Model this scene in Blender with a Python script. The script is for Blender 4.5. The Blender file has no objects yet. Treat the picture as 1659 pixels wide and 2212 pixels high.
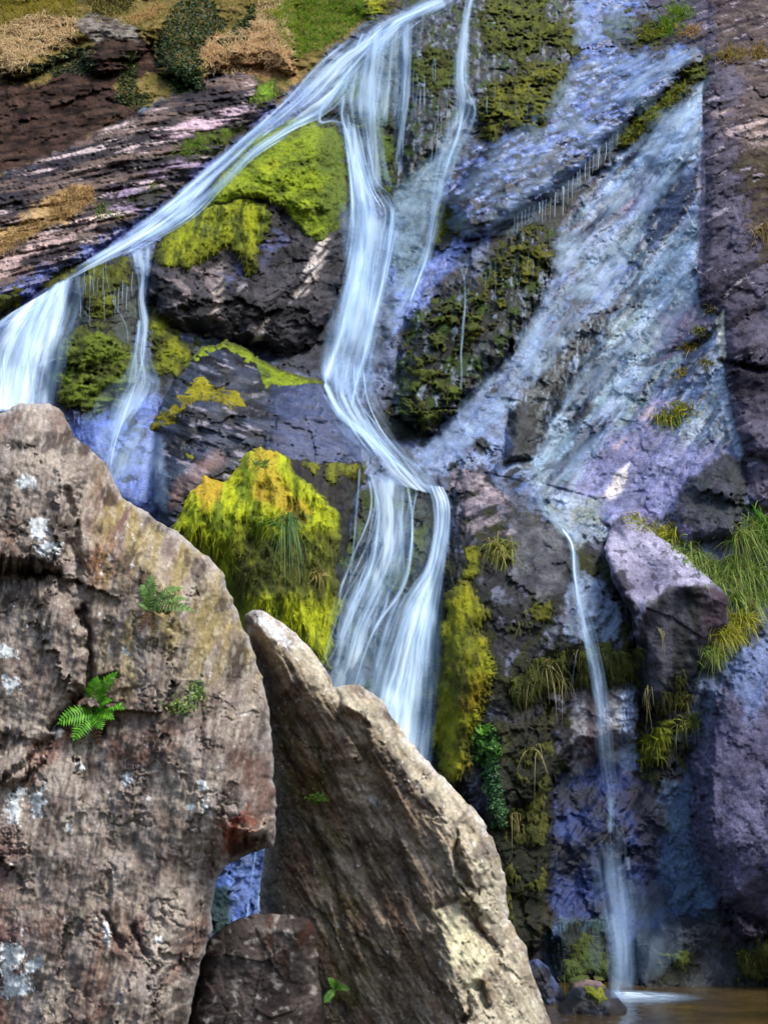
import bpy, math, random
import numpy as np
from math import radians as R

# ------------------------------------------------------------------ camera, sky, sun, exposure
SC = bpy.context.scene
COL = SC.collection
PITCH = R(17.0)
FPX = 2372.0                       # focal length in units of a 1659 x 2212 picture
CAMZ = 1.6
cam_d = bpy.data.cameras.new('camera')
cam = bpy.data.objects.new('camera', cam_d); COL.objects.link(cam)
cam_d.sensor_fit = 'VERTICAL'; cam_d.sensor_height = 24.0
cam_d.lens = 24.0 * FPX / 2212.0
cam_d.clip_end = 2000.0; cam_d.clip_start = 0.05
cam.location = (0, 0, CAMZ); cam.rotation_euler = (R(90) + PITCH, 0, 0)
SC.camera = cam

SUN_EL, SUN_AZ = R(54), R(52)      # azimuth measured from straight behind the camera towards the right
world = bpy.data.worlds.new('World'); SC.world = world; world.use_nodes = True
wn = world.node_tree.nodes; wl = world.node_tree.links
sky = wn.new('ShaderNodeTexSky'); sky.sky_type = 'NISHITA'; sky.sun_disc = False
sky.sun_elevation = SUN_EL; sky.sun_rotation = R(180) - SUN_AZ
sky.air_density = 1.0; sky.dust_density = 2.0; sky.ozone_density = 1.0
wl.new(sky.outputs[0], wn['Background'].inputs[0]); wn['Background'].inputs[1].default_value = 0.125

sun_d = bpy.data.lights.new('sun', 'SUN'); sun_d.energy = 2.2; sun_d.angle = R(16); sun_d.color = (1.0, 0.93, 0.82)
sun = bpy.data.objects.new('sun', sun_d); COL.objects.link(sun)
sx, sy, sz = math.sin(SUN_AZ) * math.cos(SUN_EL), -math.cos(SUN_AZ) * math.cos(SUN_EL), math.sin(SUN_EL)
import mathutils
sun.rotation_euler = mathutils.Vector((sx, sy, sz)).to_track_quat('Z', 'Y').to_euler()
SC.view_settings.view_transform = 'Standard'; SC.view_settings.look = 'None'
SC.view_settings.exposure = 1.27; SC.view_settings.gamma = 1.0
SC.view_settings.use_curve_mapping = False
SC.cycles.max_bounces = 8; SC.cycles.transparent_max_bounces = 24
SC.cycles.diffuse_bounces = 4

rng = np.random.default_rng(7); random.seed(7)
F32 = np.float32

# ------------------------------------------------------------------ noise
_perm = np.random.default_rng(1).permutation(4096).astype(np.int32)
_ga = np.random.default_rng(2).uniform(0, 2 * np.pi, 4096)
_gx, _gy = np.cos(_ga).astype(F32), np.sin(_ga).astype(F32)
_h1, _h2, _h3 = [np.random.default_rng(k).uniform(0, 1, 4096).astype(F32) for k in (3, 4, 5)]
def _hash(i, j, seed):
    return _perm[(_perm[(i + seed * 131) & 4095] + j) & 4095]
def perlin(x, y, seed=0):
    x = np.asarray(x, F32); y = np.asarray(y, F32)
    xi = np.floor(x); yi = np.floor(y); fx = x - xi; fy = y - yi
    xi = xi.astype(np.int32); yi = yi.astype(np.int32)
    u = fx * fx * fx * (fx * (fx * 6 - 15) + 10); v = fy * fy * fy * (fy * (fy * 6 - 15) + 10)
    def g(a, b, dx, dy):
        h = _hash(a, b, seed); return _gx[h] * dx + _gy[h] * dy
    n00 = g(xi, yi, fx, fy); n10 = g(xi + 1, yi, fx - 1, fy)
    n01 = g(xi, yi + 1, fx, fy - 1); n11 = g(xi + 1, yi + 1, fx - 1, fy - 1)
    a = n00 + u * (n10 - n00); b = n01 + u * (n11 - n01)
    return (a + v * (b - a)) * 1.5
def fbm(x, y, o=4, seed=0, gain=0.5):
    s = 0; a = 1.0; t = 0
    for k in range(o):
        s = s + a * perlin(x, y, seed + k * 7); t += a; a *= gain; x = x * 2.03 + 3.1; y = y * 2.03 - 1.7
    return s / t * 1.3
def ridged(x, y, o=4, seed=0, gain=0.5):
    s = 0; a = 1.0; t = 0
    for k in range(o):
        s = s + a * (1 - 2 * np.abs(perlin(x, y, seed + k * 7))); t += a; a *= gain; x = x * 2.03 + 3.1; y = y * 2.03 - 1.7
    return s / t
def worley(x, y, seed=0):
    """distance to the nearest and second cell, random values of the cell, vector from its centre"""
    x = np.asarray(x, F32); y = np.asarray(y, F32)
    xi = np.floor(x).astype(np.int32); yi = np.floor(y).astype(np.int32)
    f1 = np.full(x.shape, 9, F32); f2 = f1.copy(); hid = np.zeros(x.shape, np.int32)
    cx = np.zeros(x.shape, F32); cy = cx.copy()
    for i in (-1, 0, 1):
        for j in (-1, 0, 1):
            h = _hash(xi + i, yi + j, seed)
            dx = x - (xi + i + _h1[h]); dy = y - (yi + j + _h2[h]); d = dx * dx + dy * dy
            c = d < f1
            f2 = np.where(c, f1, np.minimum(f2, d)); f1 = np.where(c, d, f1)
            hid = np.where(c, h, hid); cx = np.where(c, dx, cx); cy = np.where(c, dy, cy)
    return np.sqrt(f1), np.sqrt(f2), hid, cx, cy
def facets(x, y, seed=0):
    """broken rock: every cell a flat face with a tilt of its own"""
    f1, f2, h, cx, cy = worley(x, y, seed)
    return (_h1[h] - .5) * 1.6 * cx + (_h2[(h * 7) & 4095] - .5) * 1.6 * cy + (_h3[h] - .5) * .7
def rot(x, y, deg):
    c, s = math.cos(R(deg)), math.sin(R(deg)); return x * c + y * s, -x * s + y * c
def sstep(a, b, x):
    t = np.clip((x - a) / (b - a), 0, 1); return t * t * (3 - 2 * t)
def lin(c):
    c = np.asarray(c, np.float64) / 255.0
    return np.where(c <= 0.04045, c / 12.92, ((c + 0.055) / 1.055) ** 2.4)
ALB = 0.86
def srgb(*c): return (lin(c) ** 1.2 * ALB).astype(F32)
def blur(a, n, it=2):
    for _ in range(it):
        for ax in (0, 1):
            p = np.concatenate([np.repeat(np.take(a, [0], ax), n, ax), a, np.repeat(np.take(a, [-1], ax), n, ax)], ax)
            c = np.cumsum(p, ax, dtype=np.float64)
            c = np.concatenate([np.zeros_like(np.take(c, [0], ax)), c], ax)
            L = a.shape[ax]; w = 2 * n + 1
            a = ((np.take(c, np.arange(w, w + L), ax) - np.take(c, np.arange(0, L), ax)) / w)
    return a.astype(F32)

# ------------------------------------------------------------------ lattice of sight lines
def axis(lo, a, b, hi, st, big):
    return np.concatenate([np.arange(lo, a, big), np.arange(a, b, st), np.arange(b, hi + big, big)]).astype(F32)
G = 2.4
XS = axis(-460, -30, 1690, 2120, G, 12); YS = axis(-330, -30, 2244, 2860, G, 12)
NX, NY = len(XS), len(YS)
PX, PY = np.meshgrid(XS, YS)
IX = np.arange(NX); IY = np.arange(NY)
cP, sP = math.cos(PITCH), math.sin(PITCH)
def ray(px, py):
    u = (1106.0 - py) / FPX
    return (px - 829.5) / FPX, cP - u * sP, sP + u * cP
def world_pt(px, py, Y):
    a, b, c = ray(px, py); t = Y / b
    return np.stack([a * t, Y + 0 * t, CAMZ + c * t], -1)
def sample(field, px, py):
    fx = np.interp(px, XS, IX); fy = np.interp(py, YS, IY)
    x0 = np.clip(np.floor(fx).astype(int), 0, NX - 2); y0 = np.clip(np.floor(fy).astype(int), 0, NY - 2)
    u = fx - x0; v = fy - y0
    return (field[y0, x0] * (1 - u) * (1 - v) + field[y0, x0 + 1] * u * (1 - v) + field[y0 + 1, x0] * (1 - u) * v + field[y0 + 1, x0 + 1] * u * v)
def sdf(poly, px, py):
    """signed distance to a polygon, positive inside"""
    p = np.asarray(poly, F32); n = len(p)
    d = np.full(px.shape, 1e9, F32); ins = np.zeros(px.shape, bool)
    for i in range(n):
        ax, ay = p[i]; bx, by = p[(i + 1) % n]
        ex, ey = bx - ax, by - ay; wx, wy = px - ax, py - ay
        t = np.clip((wx * ex + wy * ey) / (ex * ex + ey * ey + 1e-9), 0, 1)
        d = np.minimum(d, (wx - ex * t) ** 2 + (wy - ey * t) ** 2)
        c = ((ay > py) != (by > py)) & (px < (bx - ax) * (py - ay) / (by - ay + 1e-9) + ax)
        ins ^= c
    d = np.sqrt(d); return np.where(ins, d, -d)
def pdist(line, px, py):
    d = np.full(px.shape, 1e9, F32)
    for (ax, ay), (bx, by) in zip(line[:-1], line[1:]):
        ex, ey = bx - ax, by - ay; wx, wy = px - ax, py - ay
        t = np.clip((wx * ex + wy * ey) / (ex * ex + ey * ey + 1e-9), 0, 1)
        d = np.minimum(d, (wx - ex * t) ** 2 + (wy - ey * t) ** 2)
    return np.sqrt(d)
def window(poly, m):
    p = np.asarray(poly); x0, y0 = p.min(0) - m; x1, y1 = p.max(0) + m
    a = np.searchsorted(XS, x0); b = np.searchsorted(XS, x1); c = np.searchsorted(YS, y0); d = np.searchsorted(YS, y1)
    return slice(max(c, 0), min(d + 1, NY)), slice(max(a, 0), min(b + 1, NX))

# edge-wobble noises in picture scale
N60 = fbm(PX / 60, PY / 60, 5, 11); N22 = fbm(PX / 22, PY / 22, 4, 31); N9 = fbm(PX / 9, PY / 9, 3, 51)
_sh = [0]
def wob(sl, w):
    _sh[0] += 1; k = _sh[0] * 37
    a = np.roll(N60, (k, k * 3), (0, 1))[sl]; b = np.roll(N22, (k * 2, -k), (0, 1))[sl]
    return w * (a * 0.9 + b * 0.6 + np.roll(N9, k, 1)[sl] * .25)

# ------------------------------------------------------------------ mesh building
def link(name, me, mat, parent=None):
    o = bpy.data.objects.new(name, me); COL.objects.link(o)
    if mat: me.materials.append(mat)
    if parent: o.parent = parent
    return o
def mesh_np(name, co, faces, attrs=None, smooth=True):
    me = bpy.data.meshes.new(name)
    co = np.ascontiguousarray(co, F32); faces = np.ascontiguousarray(faces, np.int32)
    nf, k = faces.shape
    me.vertices.add(len(co)); me.vertices.foreach_set('co', co.ravel())
    me.loops.add(nf * k); me.loops.foreach_set('vertex_index', faces.ravel())
    me.polygons.add(nf); me.polygons.foreach_set('loop_start', np.arange(0, nf * k, k, dtype=np.int32))
    me.polygons.foreach_set('loop_total', np.full(nf, k, np.int32))
    me.polygons.foreach_set('use_smooth', np.full(nf, smooth))
    for an, av in (attrs or {}).items():
        av = np.ascontiguousarray(av, F32)
        if av.ndim == 1:
            at = me.attributes.new(an, 'FLOAT', 'POINT'); at.data.foreach_set('value', av)
        else:
            at = me.attributes.new(an, 'FLOAT_COLOR', 'POINT')
            at.data.foreach_set('color', np.concatenate([av, np.ones((len(av), 1), F32)], 1).ravel())
    me.update(calc_edges=True); me.validate()
    return me
def compact(co, faces, attrs):
    used = np.unique(faces); m = np.full(len(co), -1, np.int64); m[used] = np.arange(len(used))
    return co[used], m[faces], {k: v[used] for k, v in attrs.items()}
def grid_faces(ny, nx):
    i = np.arange(ny * nx).reshape(ny, nx)
    return np.stack([i[:-1, :-1], i[1:, :-1], i[1:, 1:], i[:-1, 1:]], -1)
def tag(o, label=None, cat=None, group=None, kind=None):
    if label: o['label'] = label
    if cat: o['category'] = cat
    if group: o['group'] = group
    if kind: o['kind'] = kind
    return o

# ------------------------------------------------------------------ materials
def new_mat(name):
    m = bpy.data.materials.new(name); m.use_nodes = True
    nt = m.node_tree; nt.nodes.clear()
    out = nt.nodes.new('ShaderNodeOutputMaterial')
    return m, nt, out
def nd(nt, typ, **kw):
    n = nt.nodes.new(typ)
    for k, v in kw.items():
        if k.startswith('i_'): n.inputs[int(k[2:]) if k[2:].isdigit() else k[2:]].default_value = v
        else: setattr(n, k, v)
    return n
def noise_node(nt, vec, scale, detail=6, rough=.6):
    n = nd(nt, 'ShaderNodeTexNoise'); n.inputs['Scale'].default_value = scale
    n.inputs['Detail'].default_value = detail; n.inputs['Roughness'].default_value = rough
    nt.links.new(vec, n.inputs['Vector']); return n
def rock_material(name, s1, s2, bump, dist, contrast=.5, speck=0.0, wet_rough=.2):
    m, nt, out = new_mat(name); L = nt.links.new
    geo = nd(nt, 'ShaderNodeNewGeometry'); pos = geo.outputs['Position']
    col = nd(nt, 'ShaderNodeAttribute', attribute_name='Col'); wet = nd(nt, 'ShaderNodeAttribute', attribute_name='wet')
    n1 = noise_node(nt, pos, s1, 9, .74); n2 = noise_node(nt, pos, s2, 5, .75)
    mr = nd(nt, 'ShaderNodeMapRange'); mr.inputs[1].default_value = .3; mr.inputs[2].default_value = .7
    mr.inputs[3].default_value = 1 - contrast; mr.inputs[4].default_value = 1 + contrast
    L(n1.outputs['Fac'], mr.inputs[0])
    mr2 = nd(nt, 'ShaderNodeMapRange'); mr2.inputs[1].default_value = .3; mr2.inputs[2].default_value = .7
    mr2.inputs[3].default_value = 1 - contrast * .8; mr2.inputs[4].default_value = 1 + contrast * .8
    L(n2.outputs['Fac'], mr2.inputs[0])
    mu = nd(nt, 'ShaderNodeMath', operation='MULTIPLY'); L(mr.outputs[0], mu.inputs[0]); L(mr2.outputs[0], mu.inputs[1])
    vm = nd(nt, 'ShaderNodeVectorMath', operation='SCALE'); L(col.outputs['Color'], vm.inputs[0]); L(mu.outputs[0], vm.inputs['Scale'])
    base = vm.outputs[0]
    if speck:
        v = nd(nt, 'ShaderNodeTexVoronoi'); v.inputs['Scale'].default_value = s2 * 1.6; L(pos, v.inputs['Vector'])
        r = nd(nt, 'ShaderNodeMapRange'); r.inputs[1].default_value = .10; r.inputs[2].default_value = .02; r.inputs[3].default_value = 0; r.inputs[4].default_value = speck
        L(v.outputs['Distance'], r.inputs[0])
        mx = nd(nt, 'ShaderNodeMixRGB'); L(r.outputs[0], mx.inputs[0]); L(base, mx.inputs[1]); mx.inputs[2].default_value = (.55, .53, .5, 1)
        base = mx.outputs[0]
    bs = nd(nt, 'ShaderNodeBsdfPrincipled'); L(base, bs.inputs['Base Color'])
    rr = nd(nt, 'ShaderNodeMapRange'); rr.inputs[3].default_value = .85; rr.inputs[4].default_value = wet_rough
    L(wet.outputs['Fac'], rr.inputs[0]); L(rr.outputs[0], bs.inputs['Roughness'])
    ad = nd(nt, 'ShaderNodeMath', operation='ADD'); L(n1.outputs['Fac'], ad.inputs[0])
    m3 = nd(nt, 'ShaderNodeMath', operation='MULTIPLY'); L(n2.outputs['Fac'], m3.inputs[0]); m3.inputs[1].default_value = .35
    L(m3.outputs[0], ad.inputs[1])
    sp_ = nd(nt, 'ShaderNodeMapRange'); sp_.inputs[3].default_value = .03; sp_.inputs[4].default_value = .3
    L(wet.outputs['Fac'], sp_.inputs[0]); L(sp_.outputs[0], bs.inputs['Specular IOR Level'])
    bp = nd(nt, 'ShaderNodeBump'); bp.inputs['Distance'].default_value = dist
    bm = nd(nt, 'ShaderNodeMapRange'); bm.inputs[3].default_value = bump; bm.inputs[4].default_value = bump * .45
    L(wet.outputs['Fac'], bm.inputs[0]); L(bm.outputs[0], bp.inputs['Strength'])
    L(ad.outputs[0], bp.inputs['Height']); L(bp.outputs[0], bs.inputs['Normal'])
    L(bs.outputs[0], out.inputs[0]); return m
M_CLIFF = rock_material('cliff_rock', 4.5, 28, .9, .08, .62)
M_DRY = rock_material('dry_rock', 5, 30, .8, .05, .46)
M_BOULDER = rock_material('boulder_rock', 9, 60, .75, .016, .3, .5)
def moss_material():
    m, nt, out = new_mat('moss'); L = nt.links.new
    geo = nd(nt, 'ShaderNodeNewGeometry'); pos = geo.outputs['Position']
    col = nd(nt, 'ShaderNodeAttribute', attribute_name='Col')
    n1 = noise_node(nt, pos, 9, 8, .75); n2 = noise_node(nt, pos, 45, 4, .7)
    mr = nd(nt, 'ShaderNodeMapRange'); mr.inputs[1].default_value = .3; mr.inputs[2].default_value = .7; mr.inputs[3].default_value = .55; mr.inputs[4].default_value = 1.4
    L(n1.outputs['Fac'], mr.inputs[0])
    vm = nd(nt, 'ShaderNodeVectorMath', operation='SCALE'); L(col.outputs['Color'], vm.inputs[0]); L(mr.outputs[0], vm.inputs['Scale'])
    bs = nd(nt, 'ShaderNodeBsdfPrincipled'); L(vm.outputs[0], bs.inputs['Base Color']); bs.inputs['Roughness'].default_value = .9
    bs.inputs['Specular IOR Level'].default_value = .15
    bs.inputs['Sheen Weight'].default_value = .25; bs.inputs['Sheen Roughness'].default_value = .5; bs.inputs['Sheen Tint'].default_value = (.75, .8, .2, 1)
    ad = nd(nt, 'ShaderNodeMath', operation='ADD'); L(n1.outputs['Fac'], ad.inputs[0]); L(n2.outputs['Fac'], ad.inputs[1])
    bp = nd(nt, 'ShaderNodeBump'); bp.inputs['Strength'].default_value = .9; bp.inputs['Distance'].default_value = .06
    L(ad.outputs[0], bp.inputs['Height']); L(bp.outputs[0], bs.inputs['Normal'])
    L(bs.outputs[0], out.inputs[0]); return m
M_MOSS = moss_material()
def leaf_material(name, rough=.55, trans=.35):
    m, nt, out = new_mat(name); L = nt.links.new
    col = nd(nt, 'ShaderNodeAttribute', attribute_name='Col')
    bs = nd(nt, 'ShaderNodeBsdfPrincipled'); L(col.outputs['Color'], bs.inputs['Base Color']); bs.inputs['Roughness'].default_value = rough
    bs.inputs['Specular IOR Level'].default_value = .3
    tr = nd(nt, 'ShaderNodeBsdfTranslucent'); L(col.outputs['Color'], tr.inputs[0])
    mx = nd(nt, 'ShaderNodeMixShader'); mx.inputs[0].default_value = trans
    L(bs.outputs[0], mx.inputs[1]); L(tr.outputs[0], mx.inputs[2]); L(mx.outputs[0], out.inputs[0]); return m
M_LEAF = leaf_material('leaf'); M_GRASS = leaf_material('grass_blade', .6, .4)
def water_material():
    m, nt, out = new_mat('falling_water'); L = nt.links.new
    al = nd(nt, 'ShaderNodeAttribute', attribute_name='alpha')
    rp = nd(nt, 'ShaderNodeValToRGB')
    rp.color_ramp.elements[0].position = 0.0; rp.color_ramp.elements[0].color = (.38, .60, .92, 1)
    rp.color_ramp.elements[1].position = .85; rp.color_ramp.elements[1].color = (.76, .90, 1.0, 1)
    L(al.outputs['Fac'], rp.inputs[0])
    df = nd(nt, 'ShaderNodeBsdfDiffuse'); L(rp.outputs[0], df.inputs[0])
    tl = nd(nt, 'ShaderNodeBsdfTranslucent'); L(rp.outputs[0], tl.inputs[0])
    m1 = nd(nt, 'ShaderNodeMixShader'); m1.inputs[0].default_value = .3; L(df.outputs[0], m1.inputs[1]); L(tl.outputs[0], m1.inputs[2])
    tp = nd(nt, 'ShaderNodeBsdfTransparent')
    mx = nd(nt, 'ShaderNodeMixShader'); L(al.outputs['Fac'], mx.inputs[0]); L(tp.outputs[0], mx.inputs[1]); L(m1.outputs[0], mx.inputs[2])
    L(mx.outputs[0], out.inputs[0]); return m
M_WATER = water_material()

# ------------------------------------------------------------------ the cliff: depth along every sight line
_, rb, rc = ray(PX, PY); TAN = rc / rb
SL = 1.95
Y0F = np.full(PX.shape, 13.0, F32)
OFFS = [(1600, 200, -1.6), (1620, 600, -1.5), (1620, 1000, -1.3), (1640, 1350, -.6), (1630, 1750, -1.2), (1350, 600, .2), (1400, 950, .1),
        (1130, 300, -.4), (1000, 150, 0), (1280, 1900, .9), (1290, 1650, .5), (1150, 1750, -.1), (1180, 1250, -.5), (1000, 1350, -.6), (800, 600, .9), (820, 250, .4), (870, 850, .5),
        (600, 650, .6), (620, 250, .2), (300, 380, -.5), (120, 220, -.3), (500, 40, .5), (100, 60, .2), (80, 800, -1.0), (250, 1000, -1.0), (60, 620, -.9),
        (600, 1000, -.5), (600, 1300, -.6), (800, 1300, .2), (500, 1900, .0), (1000, 950, .4), (1050, 700, -.2), (1450, 1700, -.2), (1500, 2050, .5), (1350, 2130, .4), (800, 1900, 0), (1250, 60, .2)]
def shepard(pts, s):
    num = np.zeros(PX.shape, F32); den = np.full(PX.shape, 1e-6, F32)
    for x, y, v in pts:
        w = np.exp(-((PX - x) ** 2 + (PY - y) ** 2) / (2 * s * s)); num += w * v; den += w
    return num / (den + .02)
Y0F += shepard(OFFS, 150.0)
YC = (SL * Y0F + CAMZ) / (SL - np.minimum(TAN, SL - .75))
BASE = YC.copy()
pw = world_pt(PX, PY, BASE); U = pw[..., 0].astype(F32); V = (pw[..., 2] * 1.12).astype(F32)

def bulge(poly, h, w, warp=14, pow_=.5):
    sl = window(poly, 40 + warp * 2)
    d = sdf(poly, PX[sl], PY[sl]) + wob(sl, warp)
    YC[sl] -= h * np.clip(d / w, 0, 1) ** pow_
def crease_c(line, dep, w):
    sl = window(line, w * 4)
    d = pdist(line, PX[sl] + wob(sl, w * .6), PY[sl] + wob(sl, w * .6))
    YC[sl] += dep * np.exp(-(d / w) ** 2)
SLABR = [(1190, 530), (1300, 390), (1420, 250), (1525, 150), (1515, 300), (1513, 480), (1505, 600), (1512, 660), (1555, 690), (1565, 800), (1600, 960), (1560, 990), (1480, 1100), (1400, 1125), (1300, 1130), (1160, 1080), (1040, 1010), (900, 1010), (900, 950), (1000, 880), (1130, 750), (1180, 620)]
BUTT = [(1530, 105), (1517, 180), (1515, 300), (1513, 480), (1505, 600), (1512, 660), (1552, 680), (1562, 780), (1578, 890), (1604, 970), (1612, 1060), (1659, 1110), (2120, 1200), (2120, -330), (1500, -330), (1400, 0), (1440, 60), (1500, 90)]
# ledges and blocks that belong to the face
LEDGE = [(1060, 505), (1129, 455), (1189, 425), (1244, 374), (1299, 314), (1379, 242), (1430, 205), (1520, 135), (1500, 100), (1400, 95), (1250, 110), (1060, 300), (960, 440), (1000, 520)]
bulge(LEDGE, .75, 30, 7, .5)
BANKTOP = [(-460, 130), (0, 165), (60, 170), (170, 115), (210, 170), (300, 130), (330, 95), (350, 160), (430, 195), (470, 150), (560, 140), (640, 160), (640, 0), (640, -330), (-460, -330)]
bulge(BANKTOP, .9, 40, 12)
SLABL = [(-460, 560), (0, 385), (170, 312), (330, 228), (480, 160), (545, 162), (600, 225), (500, 290), (400, 400), (270, 500), (60, 640), (-460, 900)]
bulge(SLABL, .6, 30, 8)
bulge([(1000, 1010), (1110, 1090), (1200, 1140), (1300, 1172), (1390, 1240), (1400, 1460), (1370, 1600), (1250, 1640), (1080, 1800), (960, 1700), (950, 1250), (970, 1060)], .55, 40, 12)
bulge([(1060, 1560), (1180, 1520), (1200, 1700), (1190, 2000), (1140, 2080), (1000, 2000)], .4, 30, 10)
bulge([(1180, 2000), (1330, 1985), (1330, 2120), (1200, 2140)], .35, 30, 10)
bulge([(1370, 2030), (1440, 1990), (1550, 1960), (1660, 2010), (1760, 2050), (1760, 2300), (1370, 2300), (1360, 2100)], .6, 30, 14)
bulge([(1525, 1480), (1600, 1400), (2120, 1300), (2120, 2000), (1600, 2030), (1540, 1930), (1490, 1800), (1490, 1640)], .7, 50, 14)
bulge([(1520, 140), (1517, 300), (1514, 480), (1506, 610), (1512, 660), (1555, 680), (1562, 780), (1580, 900), (1606, 980), (1612, 1090), (2120, 1200), (2120, -330), (1560, -330)], .22, 26, 5)
bulge([(1585, 930), (1620, 905), (1700, 900), (1700, 1000), (1620, 985)], .3, 26, 6)
bulge([(1500, 1010), (1560, 975), (1605, 985), (1615, 1060), (1590, 1160), (1480, 1180), (1440, 1110)], .3, 30, 8)
bulge([(880, 680), (960, 630), (1060, 560), (1140, 490), (1190, 500), (1190, 600), (1120, 740), (1020, 850), (930, 935), (850, 900)], .6, 40, 16)
bulge([(880, 40), (1000, 10), (1240, 0), (1240, 110), (1200, 250), (1060, 295), (1000, 240), (960, 330), (880, 380), (850, 300)], .4, 40, 16)
bulge([(1100, 880), (1150, 870), (1170, 930), (1150, 990), (1090, 1000)], .3, 20, 8)
bulge([(1170, 740), (1260, 690), (1330, 660), (1300, 760), (1200, 900), (1150, 990), (1140, 900)], -.25, 40, 14, 1)
bulge([(1140, 1010), (1230, 870), (1290, 830), (1250, 930), (1200, 1020)], -.2, 30, 12, 1)
bulge([(160, 575), (285, 545), (300, 640), (290, 760), (180, 800), (120, 780), (150, 700)], .35, 30, 10)
bulge([(115, 770), (160, 715), (220, 700), (300, 770), (280, 860), (180, 885), (120, 860)], .35, 40, 12)
bulge([(150, 880), (350, 860), (370, 1140), (200, 1100)], .3, 40, 10)
crease_c([(1390, 1060), (1290, 1080), (1170, 1045)], .05, 3)
crease_c([(1560, 780), (1640, 800), (1700, 795)], .3, 6)
crease_c([(1420, 770), (1520, 740), (1560, 700)], .15, 7)
crease_c([(1280, 380), (1390, 330), (1520, 290)], .12, 5)
YC_S = blur(YC, 6)
# relief in metres
a1, b1 = rot(U, V, 30); a2, b2 = rot(U, V, 52); 
mL = sstep(60, -60, sdf(SLABL, PX, PY) * -1) if False else sstep(-20, 30, sdf(SLABL, PX, PY))
mR = sstep(900, 1300, PX)
rel = .34 * fbm(U / 2.6, V / 2.6, 5, 101) + .10 * ridged(U / 1.1, V / 1.1, 4, 121)
strR = .15 * ridged(a2 / 2.2, b2 / .42, 5, 141); strL = .20 * ridged(a1 / 2.2, b1 / .35, 5, 161)
fa = .16 * facets(U / .8 + .35 * N60, V / .8 + .35 * N22, 5) + .07 * facets(U / .33 + .3 * N22, V / .30 + .3 * N60, 9)
smooth_zone = np.zeros(PX.shape, F32)
def soft(poly, v=1, e=40):
    sl = window(poly, e * 2); smooth_zone[sl] = np.maximum(smooth_zone[sl], v * sstep(-e / 2, e / 2, sdf(poly, PX[sl], PY[sl]) + wob(sl, 16)))
soft([(1290, 420), (1525, 160), (1510, 640), (1430, 760), (1250, 760), (1210, 560)], .55)
soft([(1490, 1500), (1659, 1400), (2000, 1400), (2000, 1950), (1600, 1990), (1490, 1800)], .75)
soft(BUTT, .55, 20)
soft([(150, 880), (360, 860), (370, 1140), (200, 1140)], .6)
soft(SLABR, .62); soft([(840, 430), (1250, 100), (1510, 100), (1200, 480), (1000, 560), (880, 700)], .45)
smooth_zone = np.maximum(smooth_zone, .3 * sstep(700, 900, PX))
k = 1 - smooth_zone
k = k * .85
YC += rel * (.45 + .55 * k) + (strR * mR * (1 - mL) + strL * mL + .06 * (1 - mR)) * (.5 + .5 * k) + fa * k * (1 - .3 * mL)
YC += .035 * fbm(U / .16, V / .16, 3, 181) * (.4 + .6 * k)
ZB = YC.copy()                      # nearest surface of the cliff along every sight line
ZN = np.full(YC.shape, 99, F32)     # the same for the boulders in front

# ------------------------------------------------------------------ what the rock is made of (colour of the stone, earth and wet film, reflected sky blue painted in)
CC = np.zeros(PX.shape + (3,), F32); WET = np.full(PX.shape, .75, F32)
q = fbm(U / 1.3, V / 1.3, 5, 201)[..., None]; q2 = fbm(U / .28, V / .28, 4, 221)[..., None]
def mixc(c1, c2, t): return c1 + (c2 - c1) * np.clip(t, 0, 1)
CC[:] = mixc(srgb(46, 52, 64), srgb(112, 124, 150), .45 + 1.1 * q + .9 * q2)
def brk(sl, f, thr, ang, an, soft_=.15):
    x, y = rot(U[sl], V[sl], ang); _sh[0] += 1
    n = fbm(x * f / an, y * f, 5, 300 + _sh[0] * 3, .6)
    return sstep(thr - soft_, thr + soft_, n)
def paint(poly, c, op=1., e=16, w=14, br=None, wet=None, c2=None, f2=2.0):
    if e >= 12: w = w * 1.8
    sl = window(poly, e + w * 2)
    m = op * sstep(-e / 2, e / 2, sdf(poly, PX[sl], PY[sl]) + wob(sl, w))
    if br: m = m * brk(sl, *br)
    cc = srgb(*c)[None, None, :]
    if c2 is not None:
        _sh[0] += 1; n = fbm(U[sl] * f2, V[sl] * f2, 5, 400 + _sh[0], .6); cc = mixc(cc, srgb(*c2)[None, None, :], sstep(-.45, .45, n)[..., None])
    CC[sl] += (cc - CC[sl]) * m[..., None]
    if wet is not None: WET[sl] += (wet - WET[sl]) * m
HILL = [(-460, -330), (960, -330), (890, -5), (800, 40), (735, 85), (640, 185), (590, 235), (560, 215), (540, 160), (470, 155), (330, 225), (170, 310), (0, 375), (-460, 560)]
BANK = [(-460, 240), (0, 175), (60, 185), (120, 165), (200, 110), (205, 60), (330, 85), (350, 160), (255, 185), (300, 250), (240, 282), (170, 312), (90, 345), (0, 378), (-460, 560)]
paint(HILL, (140, 124, 84), 1, 12, 10, wet=0, c2=(104, 98, 56))
paint(BANK, (82, 64, 56), 1, 12, 10, wet=.1, c2=(40, 31, 28), f2=2.4)
paint(BANK, (92, 74, 66), .7, 12, 6, br=(2.2, .22, 15, 3), wet=.1)
paint([(160, 50), (200, 30), (260, 40), (300, 60), (300, 85), (250, 80), (200, 90)], (150, 145, 138), .95, 10, 8, c2=(90, 84, 80), wet=.05, f2=4)
paint([(430, 110), (440, 80), (560, 60), (630, 60), (640, 170), (540, 160), (470, 160)], (176, 140, 108), .9, 16, 8, wet=0)
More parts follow.
